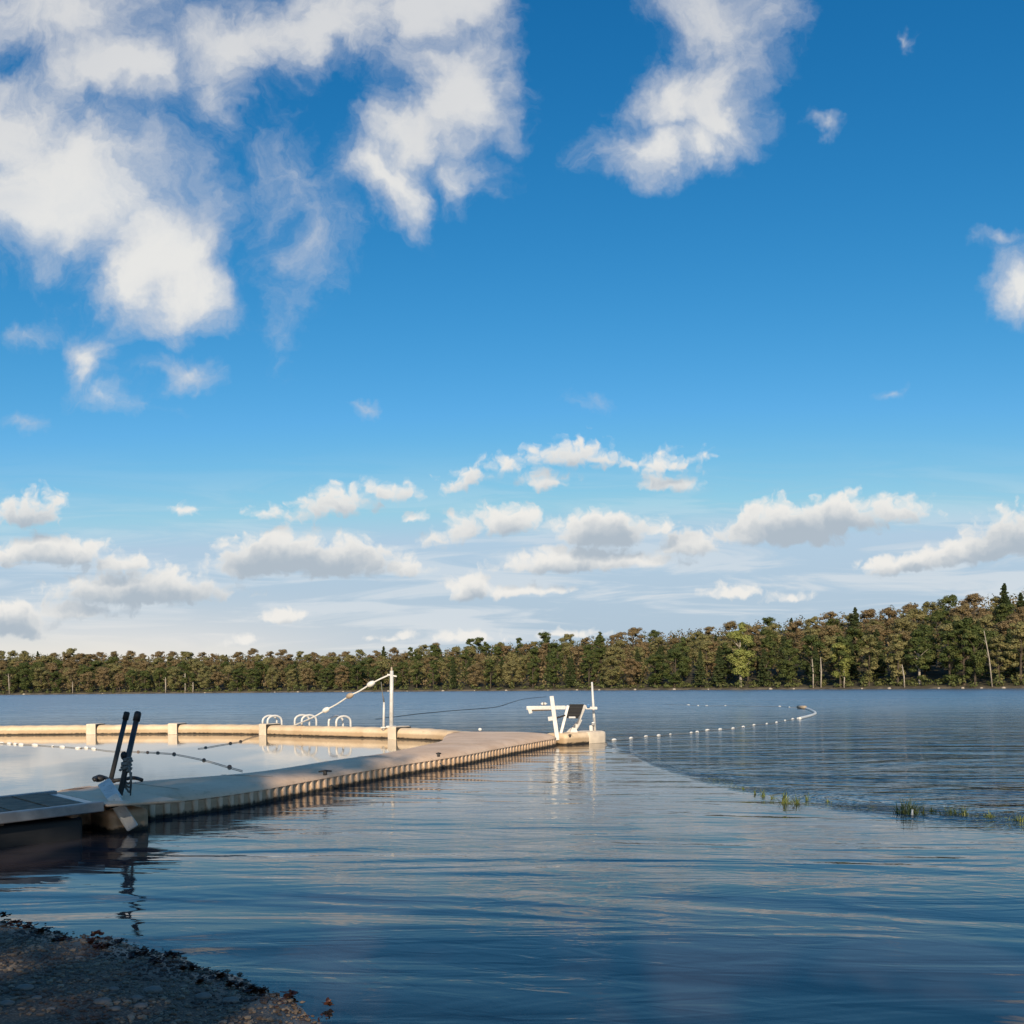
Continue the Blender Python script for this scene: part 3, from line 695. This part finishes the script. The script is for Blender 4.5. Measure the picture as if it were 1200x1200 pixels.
# ------------------------------------------------------------------ water
EDGE = np.array([(2.7,60),(2.75,30),(3.2,21.5),(3.7,17.8),(4.9,14.4),(6.5,12.0),(9.5,10.4),(16,9),(60,6)])
def chop_of(x, y):
    """0.12 sheltered bathing water, 1 open lake"""
    e = np.interp(x, EDGE[:,0], EDGE[:,1]); open_ = 1/(1+np.exp(-np.clip((y-e-.1)*.75, -30, 30)))
    near = .145 + .115/(1+np.exp(-(y-9)*.5))
    c = np.where(x > 2.7, near + (1-near)*open_, near)
    bx = np.interp(x, [-31,-20.4,-10.7,-6.7,-2.9,-1.9,2.7], [37.9,37.9,36.7,34.2,31.6,30.4,29.4]); far = y > bx
    c = np.where(far, .92, c)
    ix = np.interp(y, [12,13.9,15.1,16.4,18.8,21,24.75,30,38], [-8,-6.9,-6.0,-4.8,-3.9,-3,-2.2,-2.2,-2.2])
    pool = (x < ix) & (~far) & (y > 12.5)
    return np.where(pool, .05, c), pool.astype(float)
xs = np.concatenate([[-900,-500,-300,-200,-130,-90,-65,-50], np.arange(-40,-9,1.0), np.arange(-9,14,.3), np.arange(14,40,1.5), [50,65,90,130,200,300,500,900]])
ys = np.concatenate([[-140,-60], np.arange(-20,0,4), np.arange(0,32,.3), np.arange(32,46,.5), [48,52,60,75,100,140,200,280,370,480,620]])
vs, fs = grid(xs, ys, lambda X, Y: np.zeros_like(X))
m, N, p = new_mat('lake_water')
nt = m.node_tree; nt.nodes.remove(p); out = nt.nodes['Material Output']
geo = N.n.new('ShaderNodeNewGeometry').outputs['Position']
def attr(nm):
    a = N.n.new('ShaderNodeAttribute'); a.attribute_name = nm; return a.outputs['Fac']
chop, pool, dep = attr('chop'), attr('pool'), attr('depth')
rag = N.noise(N.mapping(geo, scale=(.45,.8,1)), 1.0, 5, .65, .6, dim='2D').outputs['Fac']
win = N.math('MULTIPLY', N.math('MULTIPLY', N.ss(chop, .27, .5), N.ss(chop, .99, .6)), 1.1)
chop = N.math('MAXIMUM', N.math('MINIMUM', N.math('ADD', chop, N.math('MULTIPLY', N.math('SUBTRACT', rag, .52), win)), 1.0), .03)
rp_ = N.mapping(geo, rot=(0,0,math.radians(13)))
sw = N.noise(N.mapping(rp_, scale=(.17,.66,1)), 1.0, 2, .45, .6, dim='2D').outputs['Fac']
sw2 = N.noise(N.mapping(geo, rot=(0,0,math.radians(-9)), scale=(.30,1.6,1)), 1.0, 3, .5, .8, dim='2D').outputs['Fac']
rip = N.noise(N.mapping(rp_, scale=(2.0,5.2,1)), 1.0, 3, .5, .5, dim='2D').outputs['Fac']
chp = N.noise(N.mapping(geo, rot=(0,0,math.radians(5)), scale=(.55,1.5,1)), 1.0, 3, .5, .5, dim='2D').outputs['Fac']
chf = N.noise(N.mapping(rp_, scale=(2.6,5.5,1)), 1.0, 3, .55, .4, dim='2D').outputs['Fac']
gust = N.noise(N.mapping(geo, rot=(0,0,math.radians(10)), scale=(.10,.30,1)), 1.0, 3, .5, dim='2D').outputs['Fac']
calm = N.math('SUBTRACT', 1.0, chop)
patch = N.ss(gust, .40, .62, .25, 1.0)
h = N.math('MULTIPLY', sw, .040)
h = N.math('MULTIPLY_ADD', sw2, .0115, h)
h = N.math('MULTIPLY_ADD', N.math('MULTIPLY', rip, patch), .0034, h)
h = N.math('MULTIPLY', h, N.math('MULTIPLY', N.ss(chop, .04, .22), N.ss(chop, 1.2, .5)))
chl = N.noise(N.mapping(geo, rot=(0,0,math.radians(-6)), scale=(.13,.62,1)), 1.0, 3, .55, .9, dim='2D').outputs['Fac']
hc = N.math('MULTIPLY_ADD', chp, .045, N.math('MULTIPLY', chl, .145))
hc = N.math('ADD', hc, N.math('MULTIPLY', chf, .011))
h = N.math('ADD', h, N.math('MULTIPLY', hc, N.math('POWER', N.ss(chop, .18, 1.0), 1.4)))
h = N.math('MULTIPLY_ADD', rip, .0009, h)
bn = N.n.new('ShaderNodeBump'); bn.inputs['Strength'].default_value = 1; bn.inputs['Distance'].default_value = 1.0; N.put(bn.inputs['Height'], h)
nrm = bn.outputs[0]
fr_ = N.n.new('ShaderNodeFresnel'); fr_.inputs['IOR'].default_value = 1.333; N.put(fr_.inputs['Normal'], nrm)
gl = N.n.new('ShaderNodeBsdfGlossy'); N.put(gl.inputs['Roughness'], attr('rough')); gl.inputs['Color'].default_value = (1,1,1,1); N.put(gl.inputs['Normal'], nrm)
df = N.n.new('ShaderNodeBsdfDiffuse'); 
bedn = N.noise(geo, .35, 3, .5).outputs['Fac']
body = N.mix(N.ss(bedn, .35, .65), (.010,.016,.024), (.030,.022,.022))
body = N.mix(N.math('POWER', 2.718, N.math('MULTIPLY', dep, -1.6)), body, (.075,.048,.040))
body = N.mix(chop, body, (.014,.052,.092))
body = N.mix(pool, body, (.50,.38,.24))
N.put(df.inputs['Color'], body)
tr = N.n.new('ShaderNodeBsdfTransparent'); tr.inputs['Color'].default_value = (.75,.66,.55,1)
mx = N.n.new('ShaderNodeMixShader'); N.put(mx.inputs[0], N.math('POWER', 2.718, N.math('MULTIPLY', dep, -9.0))); nt.links.new(df.outputs[0], mx.inputs[1]); nt.links.new(tr.outputs[0], mx.inputs[2])
m2 = N.n.new('ShaderNodeMixShader'); N.put(m2.inputs[0], N.math('MULTIPLY', fr_.outputs[0], N.ss(chop, .55, 1.0, 1.0, .74))); nt.links.new(mx.outputs[0], m2.inputs[1]); nt.links.new(gl.outputs[0], m2.inputs[2])
nt.links.new(m2.outputs[0], out.inputs[0])
wo = mesh_obj('lake_water', vs, fs, m); tag(wo, kind='structure')
ch, pl = chop_of(vs[:,0], vs[:,1]); dp = np.maximum(0, -beach_z(vs[:,0], vs[:,1]))
for nm, arr in (('chop', ch), ('pool', pl), ('depth', dp), ('rough', np.where(ch > .6, np.interp(vs[:,1], [12,25,45,80,140,300], [.04,.07,.15,.26,.32,.34]), .025))):
    a = wo.data.attributes.new(nm, 'FLOAT', 'POINT'); a.data.foreach_set('value', arr.astype(np.float32))

# ------------------------------------------------------------------ waterweed tufts
m, N, p = new_mat('reed_green'); oi = N.n.new('ShaderNodeNewGeometry').outputs['Random Per Island']
N.put(p.inputs['Base Color'], N.mix(oi, (.07,.11,.02), (.22,.24,.07))); p.inputs['Roughness'].default_value = .55; M['reed'] = m
def blade(mb, base, h_, lean, wd):
    a = random.uniform(0, 6.28); d = Vector((math.cos(a), math.sin(a), 0)); s_ = Vector((-d.y, d.x, 0)); pts = []
    fold = random.random() < .25
    for t in (0,.35,.7,1):
        z_ = h_*t if not (fold and t > .7) else h_*.55
        c_ = Vector(base) + d*lean*t*t + Vector((0,0,z_)); w_ = wd*(1-.85*t); pts += [c_ - s_*w_, c_ + s_*w_]
    mb.add(pts, [(0,1,3,2),(2,3,5,4),(4,5,7,6)])
tufts = [(1066,953,30,21,46,'large dense green reed tuft with a white stub, standing in the shallows at right'),(1112,953,34,8,22,'low spreading patch of green waterweed right of the large reed tuft'),(1130,955,10,12,10,'single upright weed spray at the right end of the low spreading patch'),
 (1160,958,12,8,14,'small dark weed clump between the spray and the right edge'),(1194,962,20,9,18,'low dark weed clump cut by the right edge of the photo'),
 (920,941,12,16,14,'tallest of the thin reed sprigs in the row left of the large tuft'),(934,942,8,14,12,'bright green upright reed sprig just right of the tallest sprig'),(946,938,5,10,6,'slim reed sprig at the right end of the sprig row'),
 (905,936,4,8,5,'tiny reed sprig just left of the tallest sprig'),(894,933,5,10,7,'forked reed sprig second from the left of the sprig row'),(884,931,5,7,5,'little curled reed sprig near the left end of the sprig row'),(871,925,4,5,4,'smallest reed sprig at the far left of the sprig row'),
 (971,940,8,4,7,'flat tuft of weed floating alone right of the reed sprigs'),(1092,951,8,6,8,'small weed sprig between the large tuft and the spreading patch')]
for px, py, wpx, hpx, nb, lab in tufts:
    p_ = at(px, py, 0); hw = wpx/2*p_.y/F; hh = hpx*p_.y/F
    q = MB()
    for _ in range(nb*3):
        bb = p_ + Vector((random.gauss(0,.5)*hw, random.gauss(0,.5)*hw*.8, -.02)); blade(q, bb, hh*random.uniform(.3,1.1)*math.exp(-.5*((bb.x-p_.x)/max(hw,.01)/.8)**2)+.02, hh*random.uniform(.15,.95), random.uniform(.004,.010)*p_.y/13)
    if wpx == 30:
        root = thing('reed_tuft', p_, lab, 'water plant', 'green tufts standing in the shallows'); q.build('blades', M['reed'], root)
        st = MB(); st.tube([p_+Vector((-.04,-.16,-.05)), p_+Vector((-.03,-.16,.075))], [.018,.014], 8); st.build('stub', M['white_clean'], root, True)
    else:
        tag(q.build('reed_tuft', M['reed'], origin=p_), lab, 'water plant', 'green tufts standing in the shallows')
wl = MB(); rnd0 = random.Random(3); lp = [(835,912),(850,916),(871,925),(900,934),(935,941),(975,943),(1010,946),(1045,951),(1100,953.5),(1150,957),(1200,962)]
lpw = smooth_line([at(a,b,0) for a,b in lp], 12)
for q_ in lpw:
    for _ in range(2 if rnd0.random() < .6 else 0):
        a = q_ + Vector((random.gauss(0,.09), random.gauss(0,.10), .002)); ang = random.uniform(-.5,.5)
        leaf(wl, a, random.uniform(.01,.035), random.uniform(.003,.007), ang, random.uniform(0,.5))
tag(wl.build('floating_weed', M['reed']), kind='stuff')

# ------------------------------------------------------------------ far shore
SPX = [-500,-200,0,200,400,600,850,1000,1200,1350,1700]; SD = [430,400,370,360,335,305,255,232,205,190,170]
HH  = [12,11,10.5,9,8.3,10,12.2,14.5,17,17.5,18]
def shore_d(px): return np.interp(px, SPX, SD)
def hill_z(px, o):
    t = np.clip(o/85, 0, 1.6)
    return np.where(o < 0, .30*o, .45*np.clip(o/1.2, 0, 1) + np.interp(px, SPX, HH)*t**1.15 + .5*np.clip(o/20,0,1))
def far(px, o):
    d = float(shore_d(px)) + o; u, _ = uv(px, 803); return Vector((u*d, d, float(hill_z(px, o))))
pxs = np.arange(-600, 1801, 12.0); offs = np.array([-4,-1,0,.6,1.2,3,8,16,26,38,52,68,85,105,130,180,300])
vs = []; fs = []
for o in offs:
    for px in pxs:
        v = far(px, o + (1.2*math.sin(px*.031)+.8*math.sin(px*.083) if o > -3 else 0)); vs.append(tuple(v))
nx = len(pxs)
for j in range(len(offs)-1):
    for i in range(nx-1): fs.append((j*nx+i, j*nx+i+1, (j+1)*nx+i+1, (j+1)*nx+i))
m, N, p = new_mat('forest_floor')
geo = N.n.new('ShaderNodeNewGeometry').outputs['Position']; Zp = N.sep(geo)[2]
f = N.noise(geo, .25, 6, .65).outputs['Fac']; c = N.mix(N.ss(f,.35,.65), (.035,.030,.014), (.07,.06,.03))
c = N.mix(N.ss(Zp, .75, .2), c, N.mix(N.ss(f,.4,.6), (.16,.13,.09), (.06,.05,.035)))
N.put(p.inputs['Base Color'], c); p.inputs['Roughness'].default_value = .9
tag(mesh_obj('hills', vs, fs, m), kind='structure')

# foliage materials
def foliage(name, cols, hue=.0):
    m, N, p = new_mat(name); nt = m.node_tree
    oi = N.n.new('ShaderNodeObjectInfo').outputs['Random']; isl = N.n.new('ShaderNodeNewGeometry').outputs['Random Per Island']
    oc = N.n.new('ShaderNodeTexCoord').outputs['Object']
    f = N.noise(oc, .45, 3, .6).outputs['Fac']
    c = N.mix(oi, cols[0], cols[1]); c = N.mix(N.ss(f, .45, .68), c, cols[2])
    c = N.mix(N.math('MULTIPLY', isl, .30), c, tuple(q*.6 for q in cols[0]))
    N.put(p.inputs['Base Color'], c); p.inputs['Roughness'].default_value = .65; p.inputs['Specular IOR Level'].default_value = .25
    tl_ = N.n.new('ShaderNodeBsdfTranslucent'); N.put(tl_.inputs['Color'], c); mx = N.n.new('ShaderNodeMixShader'); mx.inputs[0].default_value = .22
    nt.links.new(p.outputs[0], mx.inputs[1]); nt.links.new(tl_.outputs[0], mx.inputs[2]); nt.links.new(mx.outputs[0], nt.nodes['Material Output'].inputs[0])
    return m
M['f_rust'] = foliage('rusty_foliage', ((.25,.178,.088), (.215,.172,.078), (.31,.225,.115)))
M['f_olive'] = foliage('olive_foliage', ((.245,.22,.09), (.20,.20,.075), (.33,.28,.12)))
M['f_green'] = foliage('green_foliage', ((.075,.105,.030), (.10,.125,.036), (.16,.165,.05)))
M['f_lime'] = foliage('yellow_green_foliage', ((.26,.28,.075), (.24,.27,.07), (.34,.33,.10)))
M['f_scrub'] = foliage('scrub_foliage', ((.12,.14,.045), (.10,.13,.04), (.18,.165,.06)))
M['f_pine'] = foliage('pine_foliage', ((.045,.068,.024), (.055,.076,.027), (.095,.10,.036)))
M['bark'] = simple('brown_bark', (.095,.072,.05), .9, .4, 3)
M['bark_pale'] = simple('pale_bark', (.44,.38,.30), .8, .35, 1.5)

def clump_faces(mb, c, rad, nf, size, rnd):
    for _ in range(nf):
        d = Vector((rnd.gauss(0,1), rnd.gauss(0,1), rnd.gauss(0,1))).normalized()
        r_ = rnd.random()**.33
        q_ = c + Vector((d.x*rad[0], d.y*rad[1], d.z*rad[2]))*r_
        nrm = (d + Vector((rnd.gauss(0,.32), rnd.gauss(0,.32), rnd.gauss(.35,.32)))).normalized(); t = nrm.orthogonal().normalized(); t = (t*math.cos(rnd.random()*6.28)).lerp(nrm.cross(t), rnd.random()).normalized(); b_ = nrm.cross(t)
        s1 = size*rnd.uniform(.6,1.3); s2 = size*rnd.uniform(.45,1.0)
        mb.add([q_ - t*s1, q_ + b_*s2*.8 + nrm*.1*size, q_ + t*s1, q_ - b_*s2 - nrm*.12*size], [(0,1,2,3)])
def proto_broad(seed, H=15, wd=3.7, low=.12, size=.225, dens=2.6):
    rnd = random.Random(seed); mb = MB(); cz = H*(.5+low/2); hz_ = H*(1-low)/2
    lobes = []
    for k in range(30):
        a = rnd.uniform(0, 6.28); t = rnd.uniform(-1, .94); prof_ = math.sqrt(max(.06, 1-abs(t)**2.4)) * (1 if t > -.3 else .88)
        rr = wd*prof_*rnd.uniform(.45,.86); lobes.append((Vector((math.cos(a)*rr, math.sin(a)*rr, cz+hz_*t*.93)), rnd.uniform(.24,.38)*wd))
    for k in range(6): lobes.append((Vector((rnd.gauss(0,.25)*wd, rnd.gauss(0,.25)*wd, cz+hz_*(.42+.085*k))), rnd.uniform(.20,.30)*wd))
    for c_, r_ in lobes: clump_faces(mb, c_, (r_*1.1, r_*1.1, r_*.9), int(62*dens), size, rnd)
    tb = MB(); lean = Vector((rnd.uniform(-.4,.4), rnd.uniform(-.4,.4), 0))
    tb.tube([Vector((0,0,-.6)), lean*.3+Vector((0,0,H*.22)), lean+Vector((0,0,H*.55)), lean*1.4+Vector((0,0,H*.88))], [.30,.24,.16,.04], 7)
    for k in range(6):
        z_ = H*rnd.uniform(.22,.6); a = rnd.uniform(0,6.28); d = Vector((math.cos(a), math.sin(a), 0))
        tb.tube([lean*(z_/H*1.6)+Vector((0,0,z_)), d*wd*.4+Vector((0,0,z_+H*.09)), d*wd*.75+Vector((0,0,z_+H*.15))], [.12,.08,.03], 5)
    return mb, tb
def proto_pine(seed, H=17, wd=3.2, size=.40):
    rnd = random.Random(seed); mb = MB(); tb = MB()
    tb.tube([Vector((0,0,-.6)), Vector((rnd.uniform(-.2,.2),0,H*.5)), Vector((rnd.uniform(-.2,.2),0,H*.985))], [.28,.19,.03], 7)
    z_ = H*.10
    while z_ < H*.985:
        f_ = z_/H; rr = wd*((1-f_)**.72)*(.75 if f_ < .18 else 1)*rnd.uniform(.75,1.12) + .12
        nb = 5 if f_ < .75 else 4; a0 = rnd.uniform(0,6.28)
        for k in range(nb):
            if rnd.random() < .14: continue
            a = a0 + 6.28*k/nb + rnd.uniform(-.3,.3); L = rr*rnd.uniform(.65,1.15); d = Vector((math.cos(a), math.sin(a), 0))
            tb.tube([Vector((0,0,z_)), d*L*.85+Vector((0,0,z_+L*.10))], [.06*(1-f_)+.02,.015], 4)
            for s_ in (.35,.62,.88):
                c_ = d*L*s_ + Vector((0,0,z_+L*.10*s_)); w_ = max(.16, L*.27)
                clump_faces(mb, c_, (w_*1.1, w_*1.1, .14+.09*L), int(16+11*L), size*min(1, .5+.3*L), rnd)
        z_ += max(.45, H*.062*(1.05-f_*.7))
    return mb, tb
KINDS = {}
def proto(kind, seeds, maker, **kw):
    KINDS[kind] = []
    for s_ in seeds:
        mb, tb = maker(s_, **kw); me = []
        for nm, q in (('crown', mb), ('trunk', tb)):
            o = q.build(nm, M['bark']); me.append(o.data); bpy.data.objects.remove(o)
        KINDS[kind].append(me)
proto('broad', (1,2,3,4,5), proto_broad)
proto('tall', (11,12,13), proto_broad, H=17, wd=2.9, low=.10)
proto('open', (21,22), proto_broad, H=14, wd=3.5, low=.30, dens=2.2)
proto('pine', (31,32,33,34), proto_pine)
# crowns share shape; colour set per material copy
CROWN = {}
def crown_mesh(kind, i, mat):
    k = (kind, i, mat)
    if k not in CROWN:
        me = KINDS[kind][i][0].copy(); me.materials.clear(); me.materials.append(M[mat]); CROWN[k] = me
    return CROWN[k]
TRUNK = {}
def trunk_mesh(kind, i, mat):
    k = (kind, i, mat)
    if k not in TRUNK:
        me = KINDS[kind][i][1].copy(); me.materials.clear(); me.materials.append(M[mat]); TRUNK[k] = me
    return TRUNK[k]
def plant_tree(kind, i, mat, loc, sc, rz, bark='bark'):
    nm = 'pine_tree' if kind == 'pine' else 'broadleaf_tree'
    r_ = bpy.data.objects.new(nm, None); C.objects.link(r_); r_.location = loc; r_.rotation_euler = (0,0,rz); r_.scale = sc
    for n_, me in (('crown', crown_mesh(kind, i, mat)), ('trunk', trunk_mesh(kind, i, bark))):
        o = bpy.data.objects.new(n_, me); C.objects.link(o); o.parent = r_
    return r_
ROWS = [(3.0,'front row'),(12,'second row'),(25,'middle slope'),(42,'upper slope'),(62,'high slope'),(86,'skyline row')]
rnd = random.Random(99); TREES = []
for ri_, (o, rn) in enumerate(ROWS):
    px = -25 + rnd.uniform(0,10)
    while px < 1235:
        d = float(shore_d(px)); sp = rnd.uniform(4.9,7.7)*(1.0 if ri_ < 2 else 1.08)*F/(d+o)
        oo = o + rnd.uniform(-1.5,2.5)*(0.5 if ri_ == 0 else 1.4)
        right_ = px > 720
        q = rnd.random()
        if right_:
            if ri_ <= 1: kind, mat = ('pine','f_pine') if q < .34 else ('tall','f_green') if q < .64 else ('tall','f_olive') if q < .80 else ('broad','f_green') if q < .95 else ('broad','f_rust')
            else: kind, mat = ('pine','f_pine') if q < (.25 if ri_ < 4 else .10) else ('broad','f_rust') if q < .52 else ('broad','f_olive') if q < .80 else ('broad','f_green')
        elif px > 480:
            kind, mat = ('broad','f_rust') if q < (.07 if ri_ < 2 else .30) else ('broad','f_olive') if q < .56 else ('tall','f_green') if q < .85 else ('pine','f_pine')
        else:
            if ri_ <= 1: kind, mat = ('broad','f_green') if q < .46 else ('broad','f_olive') if q < .78 else ('open','f_rust') if q < .90 else ('broad','f_rust')
            else: kind, mat = ('broad','f_rust') if q < .50 else ('broad','f_olive') if q < .85 else ('pine','f_pine') if q < .93 else ('broad','f_green')
        s_ = np.interp(px, [0,250,420,560,800,1200], [.70,.66,.60,.64,.70,.76] if ri_ > 1 else [.70,.66,.60,.66,.76,.84])*rnd.uniform(.86,1.14)
        if kind == 'pine': s_ *= np.interp(px, [0,600,1200], [.80,.86,.95]) * (.88 if ri_ > 2 else 1)
        if ri_ == 5: s_ *= .93 + .10*rnd.random()
        if ri_ == 0: s_ *= .92
        TREES.append([px, ri_, kind, mat, oo, s_, rnd.uniform(0,6.28)])
        px += sp
# a few trees that stand out in the photo
for px, ri_, kind, mat, o, s_ in ((868,0,'tall','f_lime',2.0,1.08),(1130,0,'tall','f_green',2.5,.95),(985,0,'tall','f_lime',1.5,.78),(450,5,'pine','f_pine',80,.62),(1178,5,'pine','f_pine',86,.86),(1003,5,'pine','f_pine',84,.70),(560,5,'broad','f_green',80,.82),(640,5,'broad','f_green',80,.85)):
    TREES.append([px, ri_, kind, mat, o, s_, 1.3*px])
TREES.sort(key=lambda t: (t[1], t[0]))
CW = {'f_rust':'rust-brown','f_olive':'olive','f_green':'green','f_lime':'bright yellow-green','f_pine':'dark green'}
count = {}
for t in TREES:
    px, ri_, kind, mat, o, s_, rz = t
    i = rnd.randrange(len(KINDS[kind])); loc = far(px, o); loc.z -= .2
    pale = ri_ == 0 and rnd.random() < .07
    wx = s_*rnd.uniform(1.0,1.25)*(1.12 if kind != 'pine' else 1.0)
    r_ = plant_tree(kind, i, mat, loc, (wx, wx, s_), rz, 'bark_pale' if pale else 'bark')
    word = 'pine' if kind == 'pine' else 'tree'; key = (mat, word, ri_); count[key] = count.get(key, 0)+1
    shp = {'broad':'round crowned','tall':'tall','open':'bare-legged','pine':'pointed'}[kind]
    tag(r_, f'{shp} {CW[mat]} {word}, {nth(count[key])} of that colour from left in {ROWS[ri_][1]} across lake', 'tree', f'{CW[mat]} trees across the lake')

# bare pale trunks by the water
for px, hpx, lean, lab in ((11,24,-.05,'bare pale trunk leaning at the far left end of the opposite shore'),(85,14,0,'short bare pale trunk, second from the left on the opposite shore'),(194,18,0,'thin pale trunk just left of the thick bleached trunk on the left shore'),
    (217,24,.0,'thick bleached bare trunk standing at the water on the left shore'),(226,12,.02,'short pale trunk right beside the thick bleached trunk'),(953,34,-.03,'left one of the pair of slim pale birch trunks on the right shore'),(962,36,0,'right one of the pair of slim pale birch trunks on the right shore'),
    (989,22,0,'short pale trunk right of the birch pair'),(1060,27,-.10,'leaning broken white trunk below the dark pines on the right'),(1163,66,-.14,'tall dead leaning trunk with bare top near the right edge')):
    b_ = far(px, .9); b_.z -= .1; hh = hpx*b_.y/F; dx = lean*hh; rw = max(.12, .009*hh+.09)*(1.5 if 'thick' in lab else .62 if 'dead' in lab else 1)
    r_ = thing('bare_trunk', b_, lab, 'tree trunk', 'bare pale trunks on the far shore')
    q = MB(); q.tube([b_+Vector((0,0,-.4)), b_+Vector((dx*.45+.1,-.1,hh*.5)), b_+Vector((dx,0,hh))], [rw*1.25, rw, rw*.5], 8); q.build('stem', M['bark_pale'], r_, True)
    for k in range(3):
        z_ = hh*rnd.uniform(.45,.9); a = b_+Vector((dx*z_/hh,0,z_)); q = MB(); q.tube([a, a+Vector((rnd.uniform(-1,1), rnd.uniform(-.4,.1), rnd.uniform(.3,.9)))], [rw*.35, .03], 5); q.build('branch', M['bark_pale'], r_)
# pale rocks on the bank
rocks = [28,120,240,322,349,402,455,477,519,556,593,642,676,702,744,790,830,903,930,1010,1042,1100,1128,1150,1176]
for k, px in enumerate(rocks):
    p_ = far(px, -.2); p_.z = .12; s_ = rnd.uniform(.2,.55)
    q = MB(); q.ball(p_, (s_, s_*.7, s_*.65), None, 2, .14)
    tag(q.build('shore_rock', M['bark_pale'], origin=p_), f'pale rock at the foot of the far trees, {nth(k+1)} from the left', 'rock', 'pale rocks along the far shore')
# low scrub filling the bank
sb = MB(); r2 = random.Random(5)
px = -60
while px < 1270:
    p_ = far(px, r2.uniform(.8,2.6)); hgt = r2.uniform(.6,2.0) if r2.random() < .75 else r2.uniform(2.0,3.6)
    clump_faces(sb, p_+Vector((0,0,hgt*.45)), (r2.uniform(.9,1.8), 1.0, hgt*.6), int(26+18*hgt), .30, r2)
    px += r2.uniform(1.6,4.2)*F/p_.y
px = 690
while px < 1270:
    p_ = far(px, r2.uniform(3, 15)); hgt = r2.uniform(.8,2.4)
    clump_faces(sb, p_+Vector((0,0,hgt*.4)), (r2.uniform(1.0,2.0), 1.2, hgt*.6), int(24+16*hgt), .30, r2)
    px += r2.uniform(1.0,2.4)*F/p_.y
tag(sb.build('shore_scrub', M['f_scrub']), kind='stuff')
# dense wood behind and between, one mass
wb = MB()
for o in (8, 18, 30, 46, 66, 78, 96, 112):
    px = -160
    while px < (760 if o < 10 else 1400):
        p_ = far(px, o + r2.uniform(-3, 3)); hh = np.interp(px, [0,420,560,1200],[8.0,6.8,8.0,10.5])*r2.uniform(.75,1.02)*(.7 if o < 10 else .82 if o > 70 else 1)
        clump_faces(wb, p_+Vector((0,0,hh*.55)), (r2.uniform(1.8,2.8), 2.0, hh*.48), 95, .42, r2)
        px += r2.uniform(3.2,4.6)*F/p_.y
m, N, p = new_mat('mixed_foliage'); geo = N.n.new('ShaderNodeNewGeometry')
fa_ = N.noise(geo.outputs['Position'], .16, 3, .6).outputs['Fac']; fb_ = N.noise(geo.outputs['Position'], .33, 2, .6).outputs['Fac']
c = N.mix(N.ss(fa_, .42, .56), (.12,.125,.044), (.20,.145,.075)); c = N.mix(N.ss(fb_, .55, .66), c, (.07,.095,.03))
c = N.mix(N.math('MULTIPLY', geo.outputs['Random Per Island'], .45), c, (.05,.045,.018))
N.put(p.inputs['Base Color'], c); p.inputs['Roughness'].default_value = .7; p.inputs['Specular IOR Level'].default_value = .2; M['wood_mass'] = m
tag(wb.build('woodland', M['wood_mass']), kind='stuff')

# ------------------------------------------------------------------ trees on the near shore behind the viewer: they shade the beach
for k, (x_, y_, s_, kind) in enumerate(((-24,-13,1.10,'broad'),(-17,-15,1.18,'broad'),(-11.5,-13,1.16,'tall'),(-7.4,-15.5,1.12,'broad'),(-4.0,-12,.72,'broad'),(-.2,-12.5,.74,'tall'),(3.2,-12,.74,'broad'),(6.6,-13,.76,'tall'),(10.2,-13,.80,'broad'),(14.5,-14,.84,'broad'))):
    r_ = plant_tree(kind, k % len(KINDS[kind]), 'f_green', (x_, y_, float(beach_z(x_, y_))-.2), (s_,)*3, k*1.1)
    tag(r_, f'green tree on the near beach behind the viewer, {nth(k+1)} from the left', 'tree', 'trees on the near shore')
